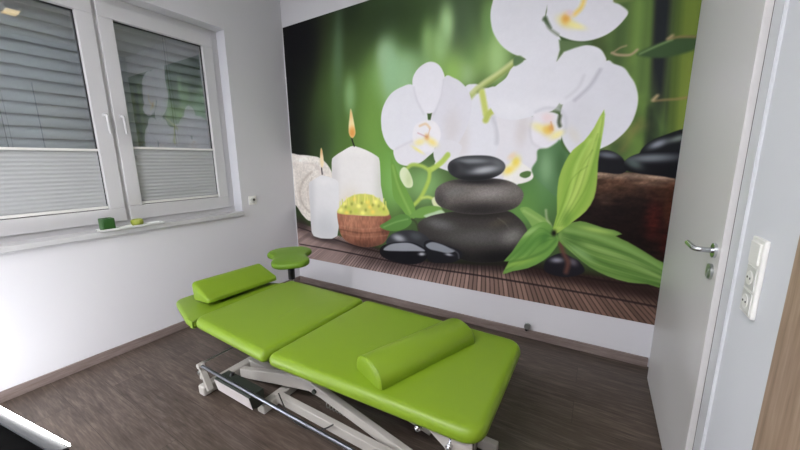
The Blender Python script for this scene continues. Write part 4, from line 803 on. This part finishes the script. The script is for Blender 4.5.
venetian('venetian_blind', -1.497, -.60, (-1.03,), 'closed grey venetian blind outside the right window sash, mural mirrored on its glass')

# pleated shades inside the sash
def pleated(y0, y1, z0, z1, label):
    r = root('pleated_shade', (-.124, (y0+y1)/2, z0), label, 'shade', 'pleated shades on the lower window')
    n = 15; L = []
    pr = []
    for i in range(n*2+1):
        z = z0+.014 + (z1-z0-.024)*i/(n*2); pr.append((-.130 + (.0035 if i % 2 else 0), z))
    ring = pr + [(x-.0012, z) for x, z in pr[::-1]]
    bm = nb(); loft(bm, [[Vector((x, y, z)) for x, z in ring] for y in (y0+.004, y1-.004)])
    obj('pleated_fabric', bm, M_PLEAT, r)
    obj('rail', box(-.134, -.114, y0, y1, z1-.012, z1+.004), M_RAIL, r, bevel=.002)
    obj('rail', box(-.134, -.112, y0, y1, z0, z0+.018), M_RAIL, r, bevel=.002)
    return r
pleated(-2.22, -1.609, 1.060, 1.478, 'pale pleated shade covering the lower half of the left window sash')
pleated(-1.401, -.792, 1.070, 1.500, 'pale pleated shade covering the lower half of the right window sash')

# ------------------------------------------------------------------ things on the sill
t = root('candle_dish', (.02, -1.53, .918), 'long narrow white dish on the window sill edge', 'dish')
bm = nb()
pts = round_poly([(-.022,-1.732),(.052,-1.732),(.052,-1.335),(-.022,-1.335)], .012, 4)
loft(bm, [[Vector((p.x,p.y,z)) for p in inset(pts, d)] for d, z in ((.012,.919),(.0,.930),(-.001,.936),(.006,.936),(.014,.926))])
obj('dish_body', bm, M_DISH, t, smooth=50)
t = root('block_candle', (.012, -1.672, .928), 'dark green square candle at the left end of the white sill dish', 'candle')
bm = nb(); pts = round_poly([(-.026,-1.708),(.050,-1.708),(.050,-1.636),(-.026,-1.636)], .01, 4)
loft(bm, [[Vector((p.x,p.y,z)) for p in inset(pts, d)] for d, z in ((.002,.9275),(0,.931),(0,1.004),(.003,1.008),(.010,1.008),(.020,1.002))])
obj('wax_body', bm, M_WAXG, t, smooth=40)
bm = nb(); tube(bm, [(.012,-1.672,1.0),(.013,-1.671,1.015)], .0015, 6); obj('wick', bm, M_BLACK, t)
t = root('tealight_holder', (.012, -1.497, .928), 'round yellow green glass tealight holder on the white sill dish', 'candle holder')
bm = nb()
prof = [(.024,0),(.031,.004),(.037,.016),(.038,.03),(.035,.042),(.030,.048),(.026,.046),(.024,.036),(.020,.034)]
n = 36; c = Vector((.012,-1.497,.9275))
loft(bm, [[c + Vector((math.cos(2*PI*k/n)*q*(1+.05*math.cos(9*2*PI*k/n)*(1 if i<6 else 0)), math.sin(2*PI*k/n)*q*(1+.05*math.cos(9*2*PI*k/n)*(1 if i<6 else 0)), z)) for k in range(n)] for i, (q, z) in enumerate(prof)])
obj('glass_bowl', bm, M_GLASSG, t, smooth=50)
bm = nb(); disc(bm, (.012,-1.497,.9615), (0,0,1), .018, .008); obj('tealight', bm, M_DISH, t, smooth=40)

# wall socket by the window
def socket(bm, x, y, z, sx, r=.019):
    disc(bm, (x, y, z), (sx,0,0), r, .0015)
t = root('wall_socket', (0, -.527, 1.012), 'small white wall socket with a dark round cover, right of the window', 'socket')
bm = nb(); B(bm, 0, .010, -.570, -.486, .970, 1.055); obj('plate', bm, M_SWITCH, t, bevel=.004)
bm = nb(); disc(bm, (.0085,-.528,1.012), (1,0,0), .027, .012); obj('socket_insert', bm, M_SWITCH2, t, smooth=40)
bm = nb(); disc(bm, (.0195,-.522,1.018), (1,0,0), .012, .004); obj('cap', bm, M_HOLE, t, smooth=40, label='dark grey round cap')

# ------------------------------------------------------------------ mural
x0, x1, z0, z1 = .0137, 3.3105, .3031, 2.7232
nx, nz = 800, 590
pic = paint_mural(SH, x0, x1, z0, z1, nx, nz)
pic = np.where(pic <= .04045, pic/12.92, ((pic+.055)/1.055)**2.4); lum = pic @ np.array([.25,.65,.1]); pic = lum[...,None] + (pic - lum[...,None])*.86; pic = np.clip(np.maximum(pic,0)**MURAL_G * MURAL_K, 0, .93)
yf = -.004
gx, gz = np.meshgrid(np.linspace(x0, x1, nx), np.linspace(z0, z1, nz))
cx, cz = (x0+x1)/2, z0
front = np.stack([gx.ravel()-cx, np.full(nx*nz, yf), gz.ravel()-cz], 1)
idx = np.arange(nx*nz).reshape(nz, nx)
q = np.stack([idx[:-1,:-1], idx[:-1,1:], idx[1:,1:], idx[1:,:-1]], -1).reshape(-1, 4)
back = np.array([[x0-cx,-.0005,0],[x1-cx,-.0005,0],[x1-cx,-.0005,z1-z0],[x0-cx,-.0005,z1-z0]])
nv = nx*nz; c0, c1, c2, c3 = idx[0,0], idx[0,-1], idx[-1,-1], idx[-1,0]
ex = np.array([[nv,nv+3,nv+2,nv+1],[nv,nv+1,c1,c0],[nv+1,nv+2,c2,c1],[nv+2,nv+3,c3,c2],[nv+3,nv,c0,c3]])
me = bpy.data.meshes.new('mural')
V = np.vstack([front, back]); F = np.vstack([q, ex])
me.vertices.add(len(V)); me.vertices.foreach_set('co', V.astype(np.float32).ravel())
me.loops.add(F.size); me.loops.foreach_set('vertex_index', F.astype(np.int32).ravel())
me.polygons.add(len(F)); me.polygons.foreach_set('loop_start', (np.arange(len(F))*4).astype(np.int32))
me.update(calc_edges=True)
at = me.color_attributes.new('print', 'FLOAT_COLOR', 'POINT')
col = np.ones((len(V), 4), np.float32); col[:nv,:3] = pic.reshape(-1, 3); col[nv:,:3] = .5
at.data.foreach_set('color', col.ravel())
mm = mat('mural_print', (255,255,255), .5, spec=.12, bump=(500,.04,.0004))
n = mm.node_tree.nodes.new('ShaderNodeAttribute'); n.attribute_name = 'print'
mm.node_tree.links.new(n.outputs['Color'], mm.node_tree.nodes['Principled BSDF'].inputs['Base Color'])
me.materials.append(mm)
mo = bpy.data.objects.new('wall_mural', me); C.objects.link(mo); mo.location = (cx, 0, cz)
mo['label'] = 'large printed mural of white orchids, stacked black stones and candles on the back wall'; mo['category'] = 'mural'

# ------------------------------------------------------------------ door
door = bpy.data.objects.new('door_1', None); C.objects.link(door); door.location = (W, -.62, 0); door['kind'] = 'structure'
XL = W-.023
# rebated leaf: thin overlapping face board and thicker core
bm = nb(); B(bm, XL, W-.001, DY0, DY1, .008, DZ-.006)
B(bm, W-.001, W+.022, DY0+.014, DY1-.014, .008, DZ-.02)
struct('door_leaf', bm, M_DOOR, door, bevel=.002)
bm = nb(); T = .006     # casing boards on the wall and the lining behind
B(bm, W-T, W+.15, DY0-.093, DY0-.009, 0, DZ+.075); B(bm, W-T, W+.15, DY1+.006, DY1+.08, 0, DZ+.075)
B(bm, W-T, W+.15, DY0-.006, DY1+.006, DZ, DZ+.075)
struct('door_casing', bm, M_CASING, door, bevel=.004)
bm = nb(); B(bm, W-.0085, W-T, DY0-.093, DY0-.055, 0, DZ+.075); struct('casing_bead', bm, M_CASING, door)
bm = nb(); B(bm, W+.10, W+.14, DY0+.0, DY1, 0, DZ); struct('door_stop', bm, M_CASING, door)
struct('gap_shade', box(W-.004, W+.02, DY0-.0088, DY0+.012, .0, DZ), M_BLACK, door)  # black strip standing in for the shade in the gap beside the leaf
hy, hz = -1.034, 1.052
bm = nb(); disc(bm, (XL, hy, hz), (-1,0,0), .026, .009)
tube(bm, bend([(XL-.004, hy, hz), (XL-.055, hy, hz), (XL-.062, hy+.075, hz+.006)], .018, 6), .0095, 14)
struct('lever_handle', bm, M_CHROME, door, smooth=40)
bm = nb(); disc(bm, (XL, hy+.006, hz-.078), (-1,0,0), .028, .010); disc(bm, (XL-.009, hy+.006, hz-.073), (-1,0,0), .0085, .003)
B(bm, XL-.012, XL-.009, hy+.003, hy+.009, hz-.1, hz-.08)
struct('keyhole_rosette', bm, M_STEEL, door, smooth=40)

# switch and double socket in one frame
t = root('switch_panel', (W, -1.318, .945), 'tall white wall plate with light switch and two sockets, beside the door', 'switch')
obj('frame', box(W-.011, W, -1.360, -1.276, .938, 1.157), M_SWITCH, t, bevel=.004)
obj('rocker', box(W-.016, W-.010, -1.349, -1.287, 1.086, 1.146), M_SWITCH, t, bevel=.003)
for zc in (1.045, .977):
    bm = nb(); B(bm, W-.0135, W-.010, -1.349, -1.287, zc-.031, zc+.031)
    so = obj('socket', bm, M_SWITCH2, t, bevel=.002)
    bm = nb(); disc(bm, (W-.0138, -1.318, zc), (-1,0,0), .0205, .002); obj('socket_well', bm, M_SWITCH, so, smooth=40)
    bm = nb()
    for dy in (-.0095, .0095): disc(bm, (W-.0160, -1.318+dy, zc), (-1,0,0), .003, .0012)
    obj('contact_hole', bm, M_HOLE, so)

# oak cupboard on the right
t = root('oak_cupboard', (W, -2.3, 0), 'light oak cupboard front at the right picture edge', 'cupboard')
obj('side_panel', box(W-.028, W-.001, -3.3, -1.556, .0, 2.1), M_OAK, t, bevel=.002)
obj('door', box(W-.046, W-.0285, -3.25, -1.95, .05, 2.07), M_OAK, t, bevel=.002)

# door buffer on the back wall
t = root('door_stopper', (2.542, -.02, .08), 'small steel wall buffer above the skirting under the mural', 'door stopper')
bm = nb(); disc(bm, (2.541,-.0005,.108), (0,-1,0), .02, .04, prof=[(.012,0),(.012,.018),(.022,.020),(.025,.026),(.025,.040),(.022,.045),(.012,.047)])
obj('buffer_head', bm, M_STEEL, t, smooth=40)
bm = nb(); disc(bm, (2.535,-.0152,.072), (0,-1,0), .010, .018); obj('rubber_foot', bm, M_BLACK, t, smooth=40)

# ------------------------------------------------------------------ treatment table
T0 = root('treatment_table', (1.7, -1.33, 0), 'lime green treatment table on a white steel base in the middle of the floor', 'treatment table')
pB = round_poly([(1.660,-1.688),(2.668,-1.645),(2.670,-.968),(1.690,-.940)], [.045,.085,.085,.05], 8)
obj('leg_cushion', cushion(pB, .440, .503, .034), M_GREEN, T0, smooth=50)
pA = round_poly([(.970,-1.660),(1.646,-1.692),(1.677,-.940),(.965,-.930)], [.07,.032,.045,.06], 8)
obj('body_cushion', cushion(pA, .440, .503, .034), M_GREEN, T0, smooth=50)
pH = round_poly([(.45,-1.515),(.88,-1.650),(.945,-1.648),(.945,-.965),(.88,-.955),(.45,-1.09)], [.06,.06,.03,.03,.06,.06], 6)
X = Matrix.Translation((.955,0,.47)) @ Matrix.Rotation(math.radians(-3), 4, 'Y') @ Matrix.Translation((-.955,0,-.47))
obj('head_cushion', cushion(pH, .418, .470, .020, X), M_GREEN, T0, smooth=50)
# upper steel frame
bm = nb()
for y in (-1.45, -1.2):
    beam(bm, (.70,y,.385), (1.66,y,.412), .04, .03); beam(bm, (1.74,y,.412), (2.56,y,.412), .04, .03)
for x in (1.05, 1.62, 1.78, 2.5): beam(bm, (x,-1.46,.412), (x,-1.19,.412), .04, .03)
obj('cushion_frame', bm, M_WHITE2, T0, bevel=.003)
bm = nb()   # support plate and bracket under the foot end
pl = [(2.44,.428),(2.60,.430),(2.63,.430),(2.63,.365),(2.59,.348),(2.55,.352)]
loft(bm, [[Vector((x,y,z)) for x, z in pl] for y in (-1.615,-1.607)])
beam(bm, (2.55,-1.607,.40),(2.55,-1.2,.40), .10, .03)
obj('support_plate', bm, M_WHITE, T0, bevel=.002)
bm = nb(); beam(bm, (2.53,-1.545,.06),(2.53,-1.545,.40), .04, .04, (0,1,0)); beam(bm,(2.50,-1.56,.03),(2.50,-1.2,.03),.05,.06); beam(bm, (2.47,-1.22,.05),(2.47,-1.22,.40), .04, .04, (0,1,0))
obj('foot_end_strut', bm, M_WHITE, T0, bevel=.004)
for p in ((2.42,-1.618,.395),(2.55,-1.630,.388)):
    bm = nb(); disc(bm, p, (0,1,0), .012, .03, 18); disc(bm, (p[0],p[1]-.006,p[2]), (0,1,0), .006, .01, 12)
    disc(bm, (p[0],p[1]+.02,p[2]), (0,0,1), .007, .04, 12)
    obj('knob', bm, M_CHROME, T0, smooth=40, label='chrome knob')
bm = nb(); tube(bm, bend([(2.625,-1.60,.43),(2.625,-1.61,.32),(2.60,-1.59,.12)], .03), .007); obj('support_rod', bm, M_CHROME, T0, smooth=40)
# base
bm = nb(); beam(bm, (.985,-1.672,.034),(.985,-1.05,.034), .062, .060)
obj('foot', bm, M_WHITE, T0, bevel=.010)
bm = nb(); beam(bm, (1.42,-1.585,.03),(1.42,-1.08,.03), .06, .05)
obj('foot', bm, M_WHITE, T0, bevel=.008)
bm = nb(); beam(bm, (1.44,-1.482,.050),(2.62,-1.482,.040), .036, .054)
obj('base_beam', bm, M_WHITE, T0, bevel=.005)
bm = nb(); beam(bm, (1.44,-1.19,.050),(2.62,-1.19,.040), .036, .054)
obj('base_beam', bm, M_WHITE, T0, bevel=.005)
bm = nb(); beam(bm, (2.48,-1.48,.05),(2.48,-1.19,.05), .05, .04)
obj('cross_tube', bm, M_WHITE, T0, bevel=.004)
bm = nb(); beam(bm, (1.0,-1.34,.05),(1.41,-1.34,.045), .05, .05)
obj('cross_tube', bm, M_WHITE, T0, bevel=.004)
def bent(y, w=.036):
    top = [(1.03,.066),(1.216,.115),(1.526,.197),(1.654,.213),(1.76,.186),(2.16,.094),(2.30,.062)]
    bot = [(1.03,.008),(1.112,.022),(1.351,.077),(1.517,.114),(1.66,.146),(1.746,.138),(2.159,.041),(2.30,.010)]
    ring = top + bot[::-1]
    bm = loft(nb(), [[Vector((x,yy,z)) for x, z in ring] for yy in (y-w/2, y+w/2)])
    obj('lift_arm', bm, M_WHITE, T0, bevel=.005)
bent(-1.432); bent(-1.24)
bm = nb(); disc(bm, (1.71,-1.462,.165), (0,1,0), .013, .23, 18); obj('pivot_bolt', bm, M_DARKMETAL, T0, smooth=40)
bm = nb(); beam(bm, (1.60,-1.385,.17),(1.52,-1.385,.405), .045, .05, (0,1,0)); beam(bm, (1.60,-1.29,.17),(1.52,-1.29,.405), .045, .05, (0,1,0))
obj('lift_column', bm, M_WHITE2, T0, bevel=.004)
bm = nb(); tube(bm, [(1.20,-1.31,.09),(1.42,-1.31,.28)], .03, 16); tube(bm, [(1.40,-1.31,.26),(1.52,-1.31,.39)], .014, 14)
obj('lift_motor', bm, M_WHITE2, T0, smooth=40)
# springs visible between the beams
def spring(a, b, r, turns):
    a = Vector(a); b = Vector(b); d = (b-a); s = d.orthogonal().normalized(); t = d.normalized().cross(s); pts = []
    for i in range(turns*12+1):
        q = i/(turns*12); th = q*turns*2*PI; pts.append(a + d*q + (s*math.cos(th)+t*math.sin(th))*r)
    return tube(nb(), pts, .0032, 6)
obj('spring', spring((1.72,-1.37,.04),(1.95,-1.37,.04), .020, 10), M_WHITE2, T0, smooth=40)
# motor cover: silver side plate, dark top
bm = nb(); pr = [(-1.650,.092),(-1.664,.164),(-1.655,.170),(-1.575,.170),(-1.575,.080),(-1.63,.080)]
pr2 = [(y, z) for y, z in pr]
loft(bm, [[Vector((x,y,z)) for y, z in pr2] for x in (1.135, 1.455)])
mc = obj('motor_cover', bm, M_DARKMETAL, T0, bevel=.003)
bm = nb(); loft(bm, [[Vector((x,y,z)) for y, z in ((-1.651,.088),(-1.6675,.166),(-1.665,.166),(-1.648,.088))] for x in (1.14, 1.452)])
obj('side_plate', bm, M_COVER, mc, label='silver side plate')
bm = nb(); tube(bm, [(1.20,-1.60,.165),(1.20,-1.59,.184)], .012, 12); obj('cable_gland', bm, M_BLACK, mc, smooth=40)
# all-round switch rail in chrome
bm = nb(); tube(bm, bend([(1.02,-1.662,.205),(2.35,-1.662,.198),(2.62,-1.662,.198)], .02), .0095, 16)
obj('switch_rail', bm, M_RAILC, T0, smooth=40, label='chrome rail')
bm = nb(); tube(bm, bend([(.99,-1.655,.205),(.985,-1.62,.205),(.985,-1.10,.205)], .01), .006, 12)
obj('switch_rail', bm, M_STEEL, T0, smooth=40, label='thin dark cross rail')
bm = nb(); beam(bm, (.985,-1.655,.198),(1.06,-1.655,.06), .020, .030, (0,1,0)); beam(bm, (.99,-1.655,.20),(.985,-1.655,.11), .02, .02, (0,1,0))
disc(bm, (1.0,-1.68,.205), (0,1,0), .016, .035, 20)
obj('rail_bracket', bm, M_WHITE, T0, smooth=40)
bm = nb(); disc(bm, (.978,-1.672,.150), (0,1,0), .013, .03, 18)
obj('rail_joint', bm, M_STEEL, T0, smooth=40)
bm = nb(); beam(bm, (.985,-1.10,.06),(.985,-1.10,.21), .02, .02, (0,1,0)); obj('rail_bracket', bm, M_WHITE, T0)
# hinge lumps under the seam, cable
bm = nb()
for x in (1.63, 1.69, 1.745): disc(bm, (x,-1.50,.400), (0,1,0), .020, .05, 16)
beam(bm, (1.60,-1.50,.385),(1.78,-1.50,.385), .03, .03)
obj('seam_hinge', bm, M_WHITE2, T0, smooth=40)
bm = nb(); tube(bm, bend([(1.50,-1.52,.12),(1.58,-1.53,.01),(1.72,-1.54,.008),(1.84,-1.53,.05),(1.90,-1.52,.10)], .05, 6), .004, 8)
obj('cable', bm, M_BLACK, T0, smooth=40)
bm = nb(); tube(bm, bend([(1.46,-1.33,.36),(1.60,-1.40,.27),(1.78,-1.42,.30),(1.86,-1.40,.38)], .06, 6), .004, 8)
obj('cable', bm, M_BLACK, T0, smooth=40)

# pillow at the head end
t = root('pillow', (.62, -1.2, .46), 'flat rectangular lime pillow lying on the head end of the table', 'pillow')
po = round_poly([(-.105,-.258),(.105,-.258),(.105,.258),(-.105,.258)], .03, 5)
X = Matrix.Translation((.757,-1.232,.478)) @ Matrix.Rotation(math.radians(-3), 4, 'Z') @ Matrix.Rotation(math.radians(-6), 4, 'Y')
bm = cushion(po, .0, .090, .022, None, .008)
for v in bm.verts: v.co.z *= 1 + (-v.co.x)*6.0
bmesh.ops.transform(bm, matrix=X, verts=bm.verts)
obj('pillow_cover', bm, M_GREEN, t, smooth=50)
# half-round bolster
t = root('bolster', (2.27, -1.28, .504), 'half-round lime bolster lying across the foot part of the table', 'bolster')
a = Vector((2.180,-1.596,0)); ax = Vector((.37,.93,0)).normalized(); sd = Vector((ax.y,-ax.x,0)); Ln = .555; hw = .095; hh = .083
def sect(s, inset_=0):
    out = []; n = 22
    for k in range(n+1):
        th = PI*k/n
        u = math.cos(th)*(hw-inset_)*(1+.05*math.sin(2*th if th < PI/2 else 2*(PI-th))); z = math.sin(th)**.9*(hh-inset_)
        out.append(a + ax*s + sd*u + Vector((0,0,.5045 + max(z, 0) + (0 if k in (0,n) else .002))))
    out.insert(0, a + ax*s + sd*(hw-inset_-.006) + Vector((0,0,.5035)))
    out.append(a + ax*s - sd*(hw-inset_-.006) + Vector((0,0,.5035)))
    return out
bm = nb(); S = []
for s, i in ((0,.018),(.002,.008),(.007,.002),(.014,0),(Ln-.014,0),(Ln-.007,.002),(Ln-.002,.008),(Ln,.018)): S.append(sect(s, i))
loft(bm, S); obj('bolster_cover', bm, M_GREEN, t, smooth=45)
bm = nb()   # piping seam at the near end
tube(bm, [p + ax*(-.0) for p in sect(.008, .001)[1:-1]], .0022, 6); obj('piping', bm, M_GREEN, t, smooth=50)

# ------------------------------------------------------------------ saddle stool
sx, sy = SX, SY
t = root('saddle_stool', (sx, sy, 0), 'stool with green two-lobed seat behind the head end of the table', 'stool')
vd = Vector((C_CAM[0]-sx, C_CAM[1]-sy)).normalized(); rt = Vector((-vd.y, vd.x))    # lobes face the room
ctl = [(0,-.235),(.09,-.23),(.150,-.19),(.165,-.13),(.145,-.075),(.155,-.03),(.195,.015),(.200,.055),(.165,.10),(.10,.13),(0,.14)]
ctl = ctl + [(-x, y) for x, y in ctl[-2:0:-1]]
pts = [Vector((sx,sy)) + rt*u*SS + (-vd)*(w+.02)*SS*1.18 for u, w in ctl]
def cr(p, n=4):
    k = len(p); o_ = []
    for i in range(k):
        A_, B_, C_, D_ = p[i-1], p[i], p[(i+1)%k], p[(i+2)%k]
        for s in range(n):
            q = s/n; o_.append(.5*(2*B_ + (C_-A_)*q + (2*A_-5*B_+4*C_-D_)*q*q + (3*B_-A_-3*C_+D_)*q**3))
    return o_
pts = cr(pts)
ar = sum(pts[i-1].x*pts[i].y - pts[i].x*pts[i-1].y for i in range(len(pts)))
if ar < 0: pts = pts[::-1]
X = Matrix.Translation((sx,sy,SZ-.03)) @ Matrix.Rotation(math.radians(7), 4, Vector((rt.x,rt.y,0))*TILT) @ Matrix.Translation((-sx,-sy,-SZ+.03))
obj('seat', cushion(pts, SZ-.055, SZ, .026, X, .006), M_GREEN2, t, smooth=60)
bm = nb(); disc(bm, (sx,sy,SZ-.068), (0,0,1), .09, .014); obj('seat_plate', bm, M_BLACK, t, smooth=40)
bm = nb(); tube(bm, [(sx,sy,SZ-.235),(sx,sy,SZ-.064)], .028, 20); obj('stem_sleeve', bm, M_BLACK, t, smooth=40)
bm = nb(); tube(bm, [(sx,sy,.09),(sx,sy,SZ-.30)], .026, 20); obj('gas_spring', bm, M_BLACK, t, smooth=40)
bm = nb(); tube(bm, [(sx,sy,SZ-.31),(sx,sy,SZ-.18)], .015, 16); obj('piston', bm, M_CHROME, t, smooth=40)
for k in range(5):
    th = 2*PI*k/5 + .5; e = Vector((math.cos(th), math.sin(th), 0))
    bm = nb(); beam(bm, Vector((sx,sy,.105))+e*.02, Vector((sx,sy,.075))+e*.21, .034, .022)
    lg = obj('leg', bm, M_CHROME, t, bevel=.004)
    bm = nb(); disc(bm, Vector((sx,sy,.026))+e*.205+Vector((-e.y,e.x,0))*-.012, (-e.y,e.x,0), .025, .024, 20)
    tube(bm, [Vector((sx,sy,.03))+e*.205, Vector((sx,sy,.072))+e*.205], .006, 8)
    obj('caster', bm, M_BLACK, lg, smooth=40)

# ------------------------------------------------------------------ floor uplight at the lower left
t = root('floor_uplight', (.5, -2.5, 0), 'black floor lamp box with a glowing white edge, lower left corner', 'floor lamp')
bm = nb()
y_b = -2.262
pr = [(-2.262,.03),(-2.262,.112),(-2.285,.112),(-2.375,.125),(-2.80,.125),(-2.80,.03)]
bd = [(-2.262,.004),(-2.262,.095),(-2.372,.112),(-2.80,.112),(-2.80,.004)]
loft(bm, [[Vector((x,y + YK + SK*(x-.1),z)) for y, z in bd] for x in (.20, .945)])
obj('housing', bm, M_SOFTBLACK, t, bevel=.004)
bm = nb(); rm = [(-2.268,.098),(-2.268,.108),(-2.312,.114),(-2.312,.100)]
loft(bm, [[Vector((x,y + YK + SK*(x-.1),z)) for y, z in rm] for x in (.20, .945)])
obj('rim', bm, M_RIM, t)
bm = nb(); L = []
for x, w_ in ((.20,.018),(.5,.015),(.75,.010),(.935,.004)):
    L.append([Vector((x, y + YK + SK*(x-.1), z)) for y, z in ((-2.254,.100),(-2.254,.113),(-2.256,.115),(-2.254-w_,.118),(-2.256-w_,.102))])
loft(bm, L)
obj('light_strip', bm, M_LED, t, label='glowing white strip')

# ------------------------------------------------------------------ ceiling lamps
def lamp(x, y, sx_, sy_, m, label):
    t = root('ceiling_light', (x, y, CEIL-.05), label, 'ceiling light')
    obj('lamp_body', box(x-sx_/2-.015, x+sx_/2+.015, y-sy_/2-.015, y+sy_/2+.015, CEIL-.045, CEIL), M_SWITCH, t, bevel=.004)
    obj('diffuser', box(x-sx_/2, x+sx_/2, y-sy_/2, y+sy_/2, CEIL-.052, CEIL-.0455), m, t)
lamp(2.30, -1.36, .19, .10, M_WARM, 'small warm ceiling light mirrored in the left window glass')
for (x, y, a, b) in LAMPS: lamp(x, y, a, b, M_LAMP, 'rectangular white ceiling light behind the camera, at %s' % ('left' if x < 1.5 else 'right'))

# added globe light, out of view, brightens the lower left wall
gx_, gy_, gz_, gr = GLOBE
t = root('added_globe_light', (gx_, gy_, 0), 'added white globe light that brightens the left wall, outside the picture', 'floor lamp')
bm = nb(); disc(bm, (gx_,gy_,0), (0,0,1), .11, .02); tube(bm, [(gx_,gy_,.015),(gx_,gy_,gz_-gr*.98)], .012, 12); obj('stand', bm, M_STEEL, t, smooth=40)
bm = nb(); disc(bm, (gx_,gy_,gz_), (0,0,1), gr, 0, n=32, prof=[(gr*math.cos(a_*PI/28), gr*math.sin(a_*PI/28)) for a_ in range(-13,14)]); obj('globe', bm, M_GLOBE, t, smooth=60)

w = bpy.data.worlds.new('world'); bpy.context.scene.world = w; w.use_nodes = True
w.node_tree.nodes['Background'].inputs[0].default_value = (.5,.55,.6,1); w.node_tree.nodes['Background'].inputs[1].default_value = .05

# ------------------------------------------------------------------ camera
cd = bpy.data.cameras.new('camera'); cam = bpy.data.objects.new('camera', cd); C.objects.link(cam)
yaw, pit, rol, fpx = CAMP
fw = Vector((math.sin(yaw)*math.cos(pit), math.cos(yaw)*math.cos(pit), math.sin(pit)))
r0 = Vector((math.cos(yaw), -math.sin(yaw), 0)); u0 = r0.cross(fw)
r1 = r0*math.cos(rol) + u0*math.sin(rol); u1 = -r0*math.sin(rol) + u0*math.cos(rol)
R = Matrix((r1, u1, -fw)).transposed().to_4x4(); cam.matrix_world = Matrix.Translation(C_CAM) @ R
cd.sensor_width = 36; cd.lens = fpx/800*36; cd.clip_start = .02
sc = bpy.context.scene; sc.camera = cam
sc.view_settings.view_transform = 'Standard'; sc.view_settings.look = 'None'
sc.view_settings.gamma = 1; sc.view_settings.use_curve_mapping = False; sc.view_settings.exposure = EXPO
